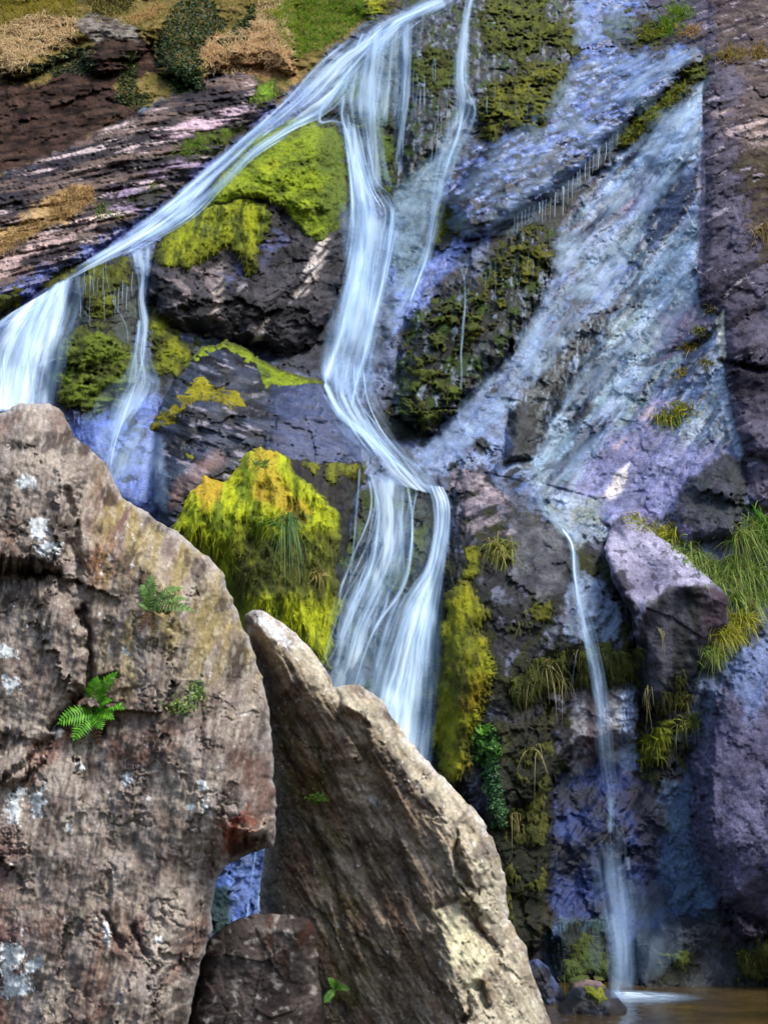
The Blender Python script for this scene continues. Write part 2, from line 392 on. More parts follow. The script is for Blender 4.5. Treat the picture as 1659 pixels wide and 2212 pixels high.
# the dry rock slope on the left, with quartz bands
paint(SLABL, (66, 60, 66), 1, 12, 8, wet=.35, c2=(42, 37, 42), f2=2.4)
paint(SLABL, (128, 112, 106), .85, 14, 10, br=(1.6, .12, 30, 5), wet=.2)
paint(SLABL, (205, 190, 190), .9, 14, 6, br=(2.6, .30, 28, 6, .1), wet=.15)
paint([(330, 290), (400, 262), (480, 235), (545, 215), (560, 235), (500, 262), (420, 288), (340, 300)], (196, 174, 186), .95, 10, 10, br=(3, -.1, 25, 4), wet=.25)
paint([(220, 440), (330, 380), (420, 320), (500, 300), (480, 330), (400, 390), (300, 450), (240, 465)], (165, 150, 175), .8, 14, 10, br=(3, 0, 30, 4), wet=.4)
paint([(0, 560), (100, 500), (230, 450), (210, 480), (100, 540), (0, 600)], (198, 176, 172), .85, 12, 10, br=(3, -.1, 30, 4), wet=.2)
paint([(100, 430), (160, 405), (205, 405), (200, 440), (140, 480), (60, 510), (0, 545), (0, 500)], (172, 148, 108), .9, 14, 8, wet=0)
paint([(-460, 860), (0, 620), (150, 560), (270, 488), (400, 400), (500, 300), (560, 255), (640, 190), (700, 190), (400, 480), (150, 640), (-200, 900)], (98, 112, 168), .9, 16, 12, wet=.9, c2=(66, 72, 104), f2=2.2)
# behind the upper falls
paint([(880, -330), (1250, -330), (1245, 105), (1060, 300), (1000, 245), (960, 330), (850, 420), (840, 250), (860, 60)], (36, 42, 32), .94, 20, 14, wet=.75, c2=(74, 80, 80), f2=3)
paint([(740, 200), (860, 70), (870, 260), (860, 430), (780, 420), (740, 280)], (92, 112, 104), .85, 20, 12, wet=.8, c2=(60, 78, 56))
paint([(1235, -330), (1385, -330), (1372, 60), (1345, 90), (1240, 98)], (124, 144, 202), .95, 16, 8, wet=.9, c2=(98, 108, 140), f2=3)
paint([(1370, 20), (1440, 60), (1500, 95), (1500, 180), (1420, 110), (1370, 95)], (70, 62, 66), .9, 14, 8, wet=.3)
paint([(1240, 100), (1345, 88), (1500, 105), (1400, 230), (1330, 290), (1265, 395), (1190, 475), (1090, 515), (1000, 520), (880, 660), (840, 600), (930, 430), (1050, 300)], (112, 132, 190), .95, 18, 12, wet=.95, c2=(84, 98, 140), f2=2.2)
paint([(1240, 100), (1345, 88), (1500, 105), (1400, 230), (1330, 290), (1265, 395), (1190, 475), (1090, 515), (1000, 520), (950, 540), (930, 430), (1050, 300)], (44, 50, 60), .92, 18, 12, br=(2.2, .14, 35, 1.8, .07), wet=.8)
paint([(1240, 100), (1345, 88), (1500, 105), (1400, 230), (1330, 290), (1265, 395), (1190, 475), (1090, 515), (1000, 520), (950, 540), (930, 430), (1050, 300)], (38, 42, 52), .9, 18, 12, br=(6, .2, 30, 2.4, .07), wet=.8)
paint([(1240, 100), (1345, 88), (1500, 105), (1400, 230), (1330, 290), (1265, 395), (1190, 475), (1090, 515), (1000, 520), (950, 540), (930, 430), (1050, 300)], (184, 200, 240), .5, 18, 12, br=(6, .26, 35, 3, .1), wet=.95)
paint([(1000, 300), (1240, 110), (1330, 200), (1300, 310), (1190, 420), (1060, 500), (940, 540), (900, 640), (950, 440)], (30, 34, 30), .95, 18, 12, br=(2.8, .16, 75, 1.5, .05), wet=.7)
paint([(1000, 360), (1250, 340), (1190, 470), (1000, 520), (940, 470)], (40, 44, 44), .85, 24, 14, br=(2.6, .05, 10, 1.4, .08), wet=.8)
paint([(840, 430), (960, 300), (1000, 300), (950, 430), (900, 640), (860, 700), (850, 560)], (112, 132, 138), .85, 24, 12, wet=.9, c2=(84, 104, 84))
paint([(850, 640), (920, 560), (1000, 510), (1010, 560), (900, 680), (850, 720)], (124, 142, 196), .8, 24, 14, br=(2, -.1, 60, 3), wet=.9)
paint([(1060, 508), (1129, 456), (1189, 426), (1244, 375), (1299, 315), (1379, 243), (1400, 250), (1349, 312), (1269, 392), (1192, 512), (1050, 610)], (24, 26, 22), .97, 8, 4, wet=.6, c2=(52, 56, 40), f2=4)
# the great slab
paint(SLABR, (108, 126, 168), 1, 16, 10, wet=.95, c2=(78, 94, 126), f2=1.5)
paint([(1330, 640), (1450, 500), (1513, 480), (1505, 640), (1440, 780), (1330, 860), (1180, 1040), (1110, 1010), (1200, 850)], (132, 160, 182), .8, 30, 16, wet=.9, c2=(150, 168, 178), f2=2)
paint([(1510, 190), (1525, 150), (1515, 340), (1420, 400), (1300, 450), (1250, 480), (1330, 360)], (186, 208, 236), .85, 24, 14, br=(1.8, -.15, 40, 3), wet=.95)
paint([(1350, 400), (1420, 350), (1400, 450), (1340, 520), (1320, 470)], (142, 124, 150), .6, 26, 12, br=(2.4, -.1, 55, 3), wet=.9)
paint(SLABR, (104, 128, 122), .7, 14, 10, br=(1.1, .12, 60, 2.5, .2), wet=.9)
paint(SLABR, (46, 50, 62), .9, 14, 10, br=(1.6, .24, 55, 3.2, .06), wet=.75)
paint(SLABR, (62, 70, 90), .7, 14, 10, br=(4, .2, 57, 4.5, .25), wet=.9)
paint(SLABR, (30, 32, 40), .85, 14, 10, br=(9, .36, 20, 1.6, .05), wet=.7)
paint(SLABR, (186, 204, 236), .5, 14, 10, br=(2.6, .2, 57, 6, .35), wet=.95)  # soft diagonal sheen of the wet slab, painted as pale streaks
paint(SLABR, (26, 28, 36), .9, 14, 10, br=(14, .40, 30, 2.2, .05), wet=.7)
paint(SLABR, (28, 32, 36), .9, 14, 10, br=(2.4, .40, 40, 3, .04), wet=.7)
paint(SLABR, (44, 54, 76), .75, 14, 10, br=(3, .2, 57, 9, .14), wet=.95)
paint(SLABR, (206, 218, 228), .2, 14, 10, br=(2.2, .24, 58, 5, .10), wet=.9)
paint([(1170, 740), (1260, 690), (1330, 660), (1300, 760), (1200, 900), (1150, 1000), (1090, 1000), (1110, 880)], (44, 50, 46), .92, 22, 14, wet=.8, c2=(92, 98, 100), f2=4)
paint([(1170, 740), (1260, 690), (1330, 660), (1300, 760), (1200, 900), (1150, 1000), (1090, 1000), (1110, 880)], (20, 22, 22), .9, 22, 14, br=(4, .1, 62, 3, .08), wet=.7)
paint([(1170, 740), (1260, 690), (1330, 660), (1300, 760), (1200, 900), (1150, 1000), (1110, 880)], (150, 168, 190), .6, 22, 14, br=(7, .25, 80, 6, .08), wet=.9)
paint([(1180, 1010), (1240, 900), (1300, 830), (1280, 920), (1220, 1010)], (40, 40, 54), .9, 14, 12, br=(2, -.15, 55, 3), wet=.7)
paint([(1240, 1060), (1380, 880), (1430, 850), (1480, 960), (1580, 960), (1560, 1000), (1480, 1110), (1330, 1130)], (140, 142, 182), .8, 40, 24, wet=.75, c2=(108, 112, 146), f2=2)
paint([(1300, 1075), (1340, 1010), (1360, 1000), (1340, 1060), (1310, 1095)], (222, 216, 216), .95, 10, 8, br=(3, -.2, 60, 3), wet=.6)
paint([(1330, 960), (1400, 880), (1440, 870), (1390, 930), (1345, 990)], (190, 174, 184), .8, 12, 10, br=(3, -.1, 55, 4), wet=.6)
paint([(1420, 680), (1500, 655), (1530, 690), (1490, 760), (1430, 780)], (116, 104, 132), .75, 24, 12, wet=.7)
paint([(880, 690), (960, 640), (1060, 560), (1140, 490), (1190, 500), (1190, 600), (1120, 740), (1020, 850), (930, 940), (840, 900)], (40, 44, 34), .95, 20, 14, wet=.6, c2=(92, 98, 100), f2=3)
paint([(940, 600), (1040, 560), (1060, 640), (980, 660)], (86, 82, 76), .8, 20, 10, wet=.6, br=(3, 0, 85, 3))
paint([(900, 950), (1000, 880), (1090, 830), (1110, 960), (1000, 1000), (920, 1040)], (96, 112, 146), .8, 24, 14, wet=.9, c2=(130, 150, 188), f2=2.6)
paint([(1095, 900), (1130, 868), (1155, 885), (1162, 980), (1112, 1004)], (30, 30, 32), .92, 10, 6, wet=.6, c2=(70, 74, 76), f2=4)
paint([(1010, 960), (1040, 940), (1060, 960), (1040, 985)], (36, 42, 34), .9, 10, 6, wet=.6)
# the dry buttress
paint(BUTT, (106, 102, 120), 1, 5, 2, wet=.25, c2=(82, 77, 92), f2=1.4)
paint([(1540, 90), (1500, -330), (2120, -330), (2120, 420), (1659, 420), (1580, 300), (1600, 180)], (126, 112, 104), .8, 26, 16, wet=.05, c2=(78, 66, 66), f2=2)
paint([(1540, 250), (1600, 230), (1700, 250), (1700, 330), (1600, 320)], (196, 178, 176), .7, 20, 14, br=(2.4, .05, 25, 4), wet=.05)
paint(BUTT, (40, 35, 46), .8, 10, 6, br=(2.2, .22, 30, 3, .06), wet=.2)
paint(BUTT, (32, 28, 38), .8, 10, 6, br=(9, .38, 30, 2, .05), wet=.2)
paint([(1590, 330), (1640, 310), (2000, 330), (2000, 560), (1640, 560), (1610, 440)], (92, 84, 62), .8, 20, 14, wet=.05, c2=(56, 48, 40), f2=4)
paint(BUTT, (186, 178, 190), .6, 10, 6, br=(4, .42, 24, 2.5, .06), wet=.1)
paint([(1510, 300), (1517, 250), (1522, 310), (1520, 470), (1512, 600), (1506, 600)], (180, 172, 190), .55, 6, 4, wet=.3)  # lit band down the buttress's left edge, painted paler
paint([(1545, 690), (1562, 670), (1566, 770), (1556, 790)], (226, 226, 214), .9, 6, 4, wet=.3)
paint([(1560, 800), (1585, 920), (1604, 980), (1595, 1000), (1575, 940), (1540, 830)], (160, 176, 196), .8, 8, 4, wet=.7)
paint([(1440, 1110), (1500, 1020), (1560, 985), (1608, 990), (1615, 1070), (1590, 1180), (1480, 1190)], (72, 70, 80), .9, 18, 10, wet=.4, c2=(52, 58, 52))
paint([(1300, 1130), (1400, 1100), (1480, 1140), (1520, 1230), (1400, 1180)], (150, 142, 180), .7, 20, 10, wet=.4)
# lower right
paint([(980, 1010), (1040, 1010), (1110, 1090), (1210, 1145), (1300, 1175), (1390, 1240), (1400, 1480), (1480, 1500), (1490, 1650), (1430, 1880), (1420, 2300), (-200, 2600), (-200, 1700), (700, 1400), (960, 1700), (955, 1250)], (24, 23, 28), .97, 16, 12, wet=.5, c2=(60, 60, 64), f2=2)
paint([(980, 1010), (1110, 1090), (1300, 1175), (1390, 1240), (1400, 1480), (1480, 1500), (1490, 1650), (1430, 1880), (960, 1900), (955, 1250)], (104, 108, 128), .7, 16, 12, br=(4.5, .22, 70, 1.6, .08), wet=.8)
paint([(980, 1010), (1110, 1090), (1300, 1175), (1390, 1240), (1400, 1480), (1480, 1500), (1490, 1650), (1430, 1880), (960, 1900), (955, 1250)], (62, 66, 26), .8, 16, 12, br=(2.6, .14, 80, 2, .1), wet=.3)
paint([(975, 1020), (1030, 1010), (1100, 1090), (1110, 1150), (1040, 1160), (990, 1120)], (112, 104, 118), .85, 14, 12, br=(3, 0, 30, 3), wet=.5, c2=(168, 158, 164), f2=4)
paint([(1110, 1110), (1220, 1150), (1230, 1260), (1180, 1300), (1100, 1250)], (58, 60, 68), .9, 18, 12, wet=.6, c2=(104, 106, 112), f2=3)
paint([(1170, 1050), (1290, 1080), (1310, 1170), (1240, 1180), (1190, 1130)], (156, 172, 196), .85, 16, 10, wet=.9, c2=(126, 136, 128))
paint([(1220, 1290), (1260, 1240), (1300, 1240), (1340, 1330), (1340, 1385), (1290, 1390), (1220, 1370)], (122, 140, 166), .95, 14, 12, wet=.9, c2=(104, 118, 136), f2=3)
paint([(1140, 1330), (1220, 1310), (1230, 1380), (1150, 1420)], (116, 122, 144), .7, 16, 12, br=(3, .05, 70, 2), wet=.7)
paint([(1240, 1470), (1370, 1460), (1370, 1680), (1300, 1690), (1235, 1680)], (120, 112, 116), .9, 16, 12, wet=.6, c2=(164, 166, 174), f2=2.6)
paint([(1265, 1500), (1290, 1480), (1300, 1640), (1270, 1650)], (84, 58, 58), .7, 14, 8, wet=.6)
paint([(1340, 1480), (1370, 1470), (1378, 1660), (1340, 1680)], (150, 170, 204), .7, 12, 8, wet=.8)
paint([(1190, 1690), (1300, 1640), (1400, 1690), (1440, 1810), (1560, 1950), (1540, 2010), (1400, 2090), (1190, 2010), (1180, 1850)], (58, 76, 126), .92, 26, 14, wet=.8, c2=(24, 30, 48), f2=2)
paint([(1200, 1700), (1290, 1690), (1290, 1740), (1210, 1760)], (44, 48, 60), .7, 20, 12, wet=.7)
paint([(1370, 1690), (1430, 1700), (1440, 1960), (1400, 1930), (1370, 1800)], (40, 42, 58), .8, 24, 12, wet=.6)
paint([(1430, 1690), (1490, 1690), (1500, 1800), (1560, 1930), (1560, 1970), (1470, 1990), (1430, 1880)], (104, 128, 152), .8, 30, 16, wet=.7, c2=(82, 102, 132), f2=3)
paint([(1180, 1990), (1330, 1980), (1340, 2130), (1190, 2140)], (74, 96, 96), .9, 20, 10, wet=.8, c2=(66, 84, 116), f2=3)
paint([(1090, 1560), (1200, 1550), (1190, 1700), (1190, 2010), (1120, 2070), (1000, 2060)], (50, 48, 44), .9, 18, 12, wet=.4, c2=(66, 66, 44), f2=2.4)
paint([(1490, 1650), (1540, 1530), (1600, 1420), (2120, 1290), (2120, 2150), (1600, 2060), (1560, 1960), (1500, 1810)], (112, 110, 136), 1, 14, 14, wet=.35, c2=(92, 90, 112), f2=1.2)
paint([(1560, 1440), (1659, 1380), (1700, 1380), (1659, 1500), (1620, 1560)], (116, 134, 172), .7, 30, 14, wet=.6)
paint([(1490, 1500), (2120, 1400), (2120, 2000), (1500, 1900)], (44, 36, 56), .8, 10, 6, br=(7, .42, 85, 1.4, .05), wet=.2)
paint([(1370, 2020), (1440, 1985), (1560, 1960), (1659, 1990), (2120, 2000), (2120, 2860), (1360, 2860), (1350, 2110)], (42, 46, 46), .95, 16, 12, wet=.6, c2=(74, 78, 82), f2=2.4)
paint([(1555, 1960), (1659, 1880), (2120, 1880), (2120, 2040), (1560, 2030)], (74, 66, 78), .8, 20, 12, wet=.4)
# left of the middle: wet blue slab under the thin fall, and what shows through the gap between the boulders
paint([(150, 870), (350, 850), (375, 1150), (250, 1200), (150, 1000)], (110, 128, 184), 1, 18, 10, wet=.95, c2=(92, 106, 156), f2=2)
paint([(255, 1000), (270, 880), (310, 900), (320, 970), (290, 1050), (255, 1060)], (52, 62, 58), .9, 14, 12, br=(2.4, -.05, 80, 2, .08), wet=.7)
paint([(150, 600), (280, 550), (300, 640), (290, 780), (180, 800), (120, 780)], (50, 54, 46), .9, 16, 10, wet=.7, c2=(70, 80, 66))
paint([(600, 660), (760, 540), (760, 640), (690, 820), (640, 800), (600, 790)], (48, 46, 54), .9, 20, 10, wet=.6, c2=(72, 76, 84))
paint([(440, 1840), (640, 1820), (600, 2050), (430, 2050)], (98, 122, 178), .95, 20, 8, wet=.9, c2=(70, 90, 120))
paint([(440, 1920), (500, 1920), (500, 2020), (440, 2020)], (46, 68, 44), .9, 20, 10, wet=.5)
paint([(690, 1050), (960, 1060), (960, 1640), (700, 1640)], (58, 72, 70), .9, 26, 12, wet=.8, c2=(36, 44, 32), f2=3)
paint([(690, 1050), (960, 1060), (960, 1640), (700, 1640)], (86, 100, 40), .7, 26, 12, br=(3, .1, 85, 2.4, .1), wet=.4)

MB, MD, MY, MO = (144, 164, 28), (66, 88, 26), (192, 200, 30), (128, 130, 28)
MOSSES = [
    ([(1040, 30), (1060, 0), (1100, -10), (1185, -10), (1178, 40), (1240, 55), (1245, 110), (1180, 100), (1130, 128), (1060, 115), (1045, 70)], .2, (104, 112, 22), (44, 54, 22), dict(thr=-.2, streak=1.6), 'olive moss on the dark ledges at the top right of the thin upper fall'),
    ([(1035, 290), (1040, 195), (1080, 170), (1150, 135), (1225, 145), (1215, 190), (1195, 250), (1150, 285), (1090, 275), (1060, 300)], .2, (122, 124, 20), (54, 60, 22), dict(thr=-.25), 'broad olive moss bank between the thin upper fall and the blue slab'),
    ([(880, 130), (925, 105), (970, 110), (990, 180), (940, 200), (890, 180)], .15, (82, 100, 26), (40, 50, 24), dict(thr=-.3, streak=1.8), 'dark green moss on the rock between the two upper falls'),
    ([(750, 240), (790, 215), (840, 210), (865, 300), (850, 420), (820, 420), (790, 300)], .1, (92, 120, 40), (60, 82, 40), dict(thr=-.25, streak=1.5), 'green moss seen through the veil beside the central fall'),
    ([(760, 130), (800, 120), (790, 200), (755, 230), (690, 265), (670, 225), (715, 200)], .1, (96, 122, 44), (62, 82, 40), dict(thr=-.2), 'soft green moss under the upper left stream near its bend'),
    ([(160, 600), (215, 560), (278, 548), (285, 610), (255, 625), (240, 700), (190, 670)], .15, (110, 116, 26), (50, 56, 24), dict(thr=-.35, streak=2, hang=.5), 'hanging moss between the left fall and the thin branch fall'),
    ([(105, 800), (125, 755), (160, 715), (222, 695), (290, 760), (315, 800), (260, 875), (190, 890), (130, 870)], .2, (104, 126, 30), (48, 66, 28), dict(thr=-.3), 'rounded green moss cushion at the foot of the left falls'),
    ([(325, 650), (350, 690), (385, 732), (430, 742), (420, 765), (395, 790), (352, 818), (320, 800), (330, 740)], .2, (142, 148, 24), (74, 90, 24), dict(hang=.3), 'bright moss saddle under the left end of the dark block'),
    ([(925, 530), (930, 440), (962, 425), (978, 470), (955, 535)], .1, (98, 110, 34), (60, 72, 32), dict(), 'upright moss strip beside the lower end of the thin upper fall'),
    ([(975, 500), (985, 470), (1005, 475), (1000, 505)], .1, MO, MD, dict(), 'small moss tuft on the blue slab beside the thin upper fall'),
    ([(1040, 600), (1090, 530), (1140, 485), (1195, 498), (1190, 580), (1120, 630), (1060, 710), (1000, 740), (1010, 660)], .18, (110, 110, 26), (42, 48, 24), dict(thr=.0), 'dark olive moss below the diagonal ledge'),
    ([(835, 890), (890, 820), (875, 730), (940, 650), (1000, 630), (1060, 650), (1015, 745), (960, 830), (1015, 825), (1000, 860), (920, 940), (870, 925)], .2, (88, 106, 28), (40, 52, 26), dict(thr=.04), 'large dark green moss mass right of the central fall'),
    ([(940, 1400), (962, 1265), (1000, 1248), (1028, 1280), (1052, 1320), (1035, 1365), (1072, 1425), (1062, 1500), (1022, 1580), (1000, 1690), (950, 1690), (925, 1580)], .16, (164, 164, 26), (100, 112, 28), dict(streak=2.5, c3=(150, 128, 28)), 'long mustard moss curtain right of the main fall'),
    ([(998, 1180), (1045, 1176), (1025, 1255), (998, 1255)], .1, (134, 136, 24), MD, dict(), 'small olive moss patch above the mustard moss curtain'),
    ([(1335, 315), (1350, 268), (1420, 200), (1530, 125), (1515, 165), (1440, 235), (1375, 305)], .22, (112, 128, 28), (58, 68, 24), dict(thr=-.4), 'green moss strip along the top end of the diagonal ledge'),
    ([(780, 25), (790, -10), (870, -10), (845, 20), (800, 42)], .12, (176, 176, 20), MB, dict(), 'bright yellow moss beside the stream at the top edge'),
    ([(-20, 640), (50, 612), (40, 660), (-20, 700)], .1, MO, MD, dict(), 'mossy patch at the left edge above the left fall'),
    ([(95, 612), (160, 575), (175, 580), (120, 620)], .08, MO, MD, dict(), 'thin moss streak on the lip of the left fall'),
    ([(385, 335), (400, 300), (440, 283), (480, 270), (520, 262), (530, 285), (470, 325)], .1, (98, 124, 34), MD, dict(thr=-.3), 'green moss on the left rock slope above the stream'),
    ([(280, 420), (340, 395), (355, 405), (300, 432)], .08, MB, MD, dict(), 'small moss streak between quartz bands on the left rock slope'),
    ([(545, 215), (550, 180), (590, 175), (602, 205), (570, 225)], .15, (126, 166, 36), (86, 120, 34), dict(), 'vivid green moss knob at the top of the left rock slope'),
    ([(1130, 1350), (1140, 1300), (1195, 1288), (1188, 1340), (1150, 1360)], .08, (98, 98, 26), (56, 58, 26), dict(thr=-.2), 'moss stain on the dark rock left of the thin lower fall'),
    ([(1095, 1470), (1150, 1430), (1240, 1395), (1385, 1400), (1370, 1470), (1300, 1490), (1230, 1480), (1110, 1530)], .14, (64, 78, 28), (34, 40, 24), dict(thr=-.25, streak=2.4, hang=.4), 'dark hanging moss shelf crossed by the thin lower fall'),
    ([(1100, 1640), (1190, 1600), (1180, 1900), (1120, 2040), (1080, 1900)], .1, (66, 68, 28), (36, 38, 26), dict(thr=0.0, streak=2), 'dark moss on the shaded rock behind the leaning boulder'),
    ([(1380, 1650), (1390, 1600), (1420, 1560), (1452, 1545), (1448, 1600), (1422, 1650)], .2, (150, 160, 30), (78, 90, 26), dict(hang=.3), 'shaggy yellow green moss cushion left of the purple rock'),
    ([(1590, 2120), (1600, 2060), (1659, 2020), (1720, 2030), (1720, 2120)], .12, (104, 100, 26), (48, 46, 26), dict(thr=-.15), 'olive moss on the dark rock above the pool at right'),
    ([(1190, 2040), (1240, 2000), (1300, 2010), (1330, 2060), (1320, 2120), (1220, 2130)], .06, (72, 92, 56), (52, 68, 50), dict(thr=-.1), 'wet green moss on the ledge under the thin lower fall'),
    ([(1400, 2090), (1440, 2040), (1500, 2060), (1480, 2120), (1420, 2130)], .08, (70, 84, 36), (44, 52, 34), dict(thr=-.1), 'dim moss at the waterline right of the thin lower fall'),
    ([(1300, 60), (1320, 20), (1380, 30), (1440, 60), (1430, 110), (1350, 100)], .12, (96, 108, 30), (54, 60, 28), dict(thr=.0), 'scattered moss below the top blue slab'),
]
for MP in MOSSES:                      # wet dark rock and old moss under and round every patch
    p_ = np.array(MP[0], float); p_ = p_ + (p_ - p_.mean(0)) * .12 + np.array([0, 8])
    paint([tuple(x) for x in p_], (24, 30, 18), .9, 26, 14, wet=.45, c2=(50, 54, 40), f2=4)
UPW = [(880, -330), (1250, -330), (1245, 105), (1060, 300), (1000, 245), (960, 330), (850, 420), (840, 250), (860, 60)]
MIDW = [(880, 690), (960, 640), (1060, 560), (1140, 490), (1190, 500), (1190, 600), (1120, 740), (1020, 850), (930, 940), (840, 900)]
for W_ in (UPW, MIDW):
    paint(W_, (16, 18, 14), .95, 20, 14, br=(5, .05, 86, 4, .12), wet=.6)
    paint(W_, (66, 86, 26), .8, 20, 14, br=(3.4, .12, 80, 2.2, .1), wet=.3)
    paint(W_, (128, 140, 156), .7, 20, 14, br=(7, .26, 86, 4, .08), wet=.8)
# ------------------------------------------------------------------ the terrain objects cut out of that face
CC *= np.clip(1 + (.55 - .35 * sstep(0, .5, smooth_zone)) * fbm(U * 20, V * 20, 3, 1211, .7), .3, 2)[..., None]
ALLCO = world_pt(PX, PY, YC).reshape(-1, 3).astype(F32)
FACES = grid_faces(NY, NX)
fid = np.zeros((NY - 1, NX - 1), np.int8)
def claim(poly, i, w=8):
    d = sdf(poly, PX, PY) + wob((slice(None), slice(None)), w); fid[(d[:-1, :-1] > 0)] = i
claim(HILL, 1); claim(SLABL, 2); claim(BANK, 3); claim(BUTT, 4, 2)
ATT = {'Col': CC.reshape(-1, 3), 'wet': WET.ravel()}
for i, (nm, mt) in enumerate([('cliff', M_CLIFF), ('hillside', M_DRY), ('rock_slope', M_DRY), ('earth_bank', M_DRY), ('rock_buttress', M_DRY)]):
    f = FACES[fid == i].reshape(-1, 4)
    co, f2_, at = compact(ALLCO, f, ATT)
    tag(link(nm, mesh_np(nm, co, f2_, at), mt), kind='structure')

# ------------------------------------------------------------------ boulders and blocks: closed solids with depth of their own
class Rock: pass
def solid(name, poly, Y0, T, Tb, w, mat, edge=7, relief=None, colour=None, scale=1.0, off=0.0, parent=None, near=False):
    """closed stone: its outline, how far it bulges to the front (T) and the back (Tb), relief and stone colours as functions"""
    sl = window(poly, 40); px, py = PX[sl], PY[sl]
    d = sdf(poly, px, py) + edge * (np.roll(N22, 91, 1)[sl] * .7 + np.roll(N60, 31, 0)[sl] * .8)
    d = d + edge * .9 * facets(px / 46, py / 46, 21); d = blur(d, 1, 1)
    base = (blur(YC_S, 14)[sl] + off) if Y0 == 'cliff' else (Y0(px, py) if callable(Y0) else np.full(px.shape, Y0, F32))
    t = np.clip(d / w, 0, 1); prof = np.clip(1 - (1 - t) ** 2, 0, 1) ** .62
    p3 = world_pt(px, py, base); u = (p3[..., 0] / scale).astype(F32); v = (p3[..., 2] / scale).astype(F32)
    rl = relief(px, py, u, v, sl, d) if relief is not None else 0 * base
    base = base + rl; front = base - T * prof; back = base + blur(rl, 4) - rl + Tb * prof + .02 * prof
    col, wet = colour(px, py, u, v, sl, d)
    gf = 55. if near else 22.
    col = col * np.clip(1 + .5 * fbm(u * gf, v * gf, 3, 1201, .7), .35, 1.9)[..., None]
    gy, gx = np.gradient(d); gx = gx / np.gradient(px, axis=1); gy = gy / np.gradient(py, axis=0)
    gl = np.sqrt(gx * gx + gy * gy) + 1e-6
    inside = d > 0
    any4 = inside[:-1, :-1] | inside[1:, :-1] | inside[1:, 1:] | inside[:-1, 1:]
    sx_ = np.where(inside, px, px - gx / gl * np.clip(d / gl, -2 * G, 0)); sy_ = np.where(inside, py, py - gy / gl * np.clip(d / gl, -2 * G, 0))
    f = grid_faces(*px.shape)[any4]
    cf = world_pt(sx_, sy_, np.where(inside, front, base)).reshape(-1, 3); cb = world_pt(sx_, sy_, np.where(inside, back, base)).reshape(-1, 3)
    n = px.size
    # the back shares the outline with the front
    bi = np.where(inside.ravel(), np.arange(n) + n, np.arange(n))
    ff = np.concatenate([f, bi[f][:, ::-1]])
    co = np.concatenate([cf, cb]); at = {'Col': np.tile(col.reshape(-1, 3), (2, 1)), 'wet': np.tile(wet.ravel(), 2)}
    co, ff, at = compact(co, ff, at)
    o = link(name, mesh_np(name, co, ff, at), mat, parent)
    Z_ = ZN if near else ZB
    Z_[sl] = np.where(inside, np.minimum(Z_[sl], front), Z_[sl])
    r = Rock(); r.o = o; r.sl = sl; r.d = d; r.front = np.where(inside, front, base).astype(F32); r.u = u; r.v = v
    return r
def cmix(a, b, t): return a + (b - a) * np.clip(t, 0, 1)[..., None]
def step_line(line, px, py, sl, w, h):
    """a step: the side to the left of the line's direction stands h nearer"""
    d = pdist(line, px, py); return d

# ---- dark block under the upper moss
def rel_block(px, py, u, v, sl, d):
    x, y = rot(u, v, 62)
    r = .10 * ridged(x / .9, y / .30, 4, 501) + .16 * facets(u / .7 + .3 * N22[sl], v / .7, 505) + .06 * facets(u / .25, v / .25 + .3 * N22[sl], 507) + .03 * fbm(u / .12, v / .12, 3, 509)
    r += np.clip((py - 640) / 140, 0, 1.2) ** 1.3 * .9                       # undercut belly
    r += .25 * np.exp(-(pdist([(560, 700), (600, 660), (700, 600), (745, 540)], px, py) / 14) ** 2)
    r -= .3 * sstep(-10, 40, sdf([(440, 430), (640, 262), (740, 290), (745, 480), (640, 480), (560, 440)], px, py))
    return r
def col_block(px, py, u, v, sl, d):
    x, y = rot(u, v, 62)
    c = cmix(np.broadcast_to(srgb(76, 74, 80), px.shape + (3,)), srgb(32, 31, 36), sstep(-.3, .4, fbm(u * 1.6, v * 1.6, 5, 521)))
    c = cmix(c, srgb(136, 126, 128), sstep(.1, .4, fbm(u * 2.2, v * 2.2, 4, 525)) * sstep(560, 500, px) * .8)
    for pl, cl in (([(640, 640), (660, 580), (690, 520), (715, 510), (700, 570), (665, 630), (630, 655)], (200, 192, 188)), ([(455, 690), (465, 620), (478, 570), (492, 575), (480, 640), (470, 690)], (172, 164, 158)),
                   ([(545, 720), (560, 695), (580, 690), (565, 725), (545, 745)], (190, 182, 176)), ([(485, 725), (495, 700), (505, 705), (500, 735)], (180, 175, 172)), ([(510, 620), (530, 600), (540, 620), (520, 640)], (150, 146, 152))):
        m = sstep(-7, 7, sdf(pl, px, py) + 12 * N22[sl]) * sstep(-.35, .1, fbm(x * 1.5, y * 9, 4, 529)); c = cmix(c, srgb(*cl), m * .9)
    c = cmix(c, srgb(92, 100, 142), sstep(15, 50, pdist([(500, 600), (600, 520)], px, py) * -1 + 55) * sstep(-.2, .3, fbm(u * 4, v * 4, 4, 533)) * .7)
    c = cmix(c, srgb(34, 31, 36), sstep(660, 740, py + 30 * N60[sl]) * sstep(480, 560, px) * .75 * sstep(-.5, .2, fbm(u * 3, v * 3, 4, 535)))  # shade of the overhanging bottom, painted into the stone colour
    return c, np.full(px.shape, .45, F32)
K1P = [(440, 440), (475, 388), (550, 300), (640, 262), (722, 270), (747, 320), (754, 450), (747, 560), (732, 640), (702, 715), (655, 768), (605, 792), (560, 762), (480, 733), (400, 724), (345, 682), (326, 622), (332, 562), (352, 515), (400, 475)]
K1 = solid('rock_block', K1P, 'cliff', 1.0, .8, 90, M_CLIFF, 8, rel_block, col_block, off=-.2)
tag(K1.o, 'dark overhanging rock block with pale streaks under a bright green moss cap', 'rock')
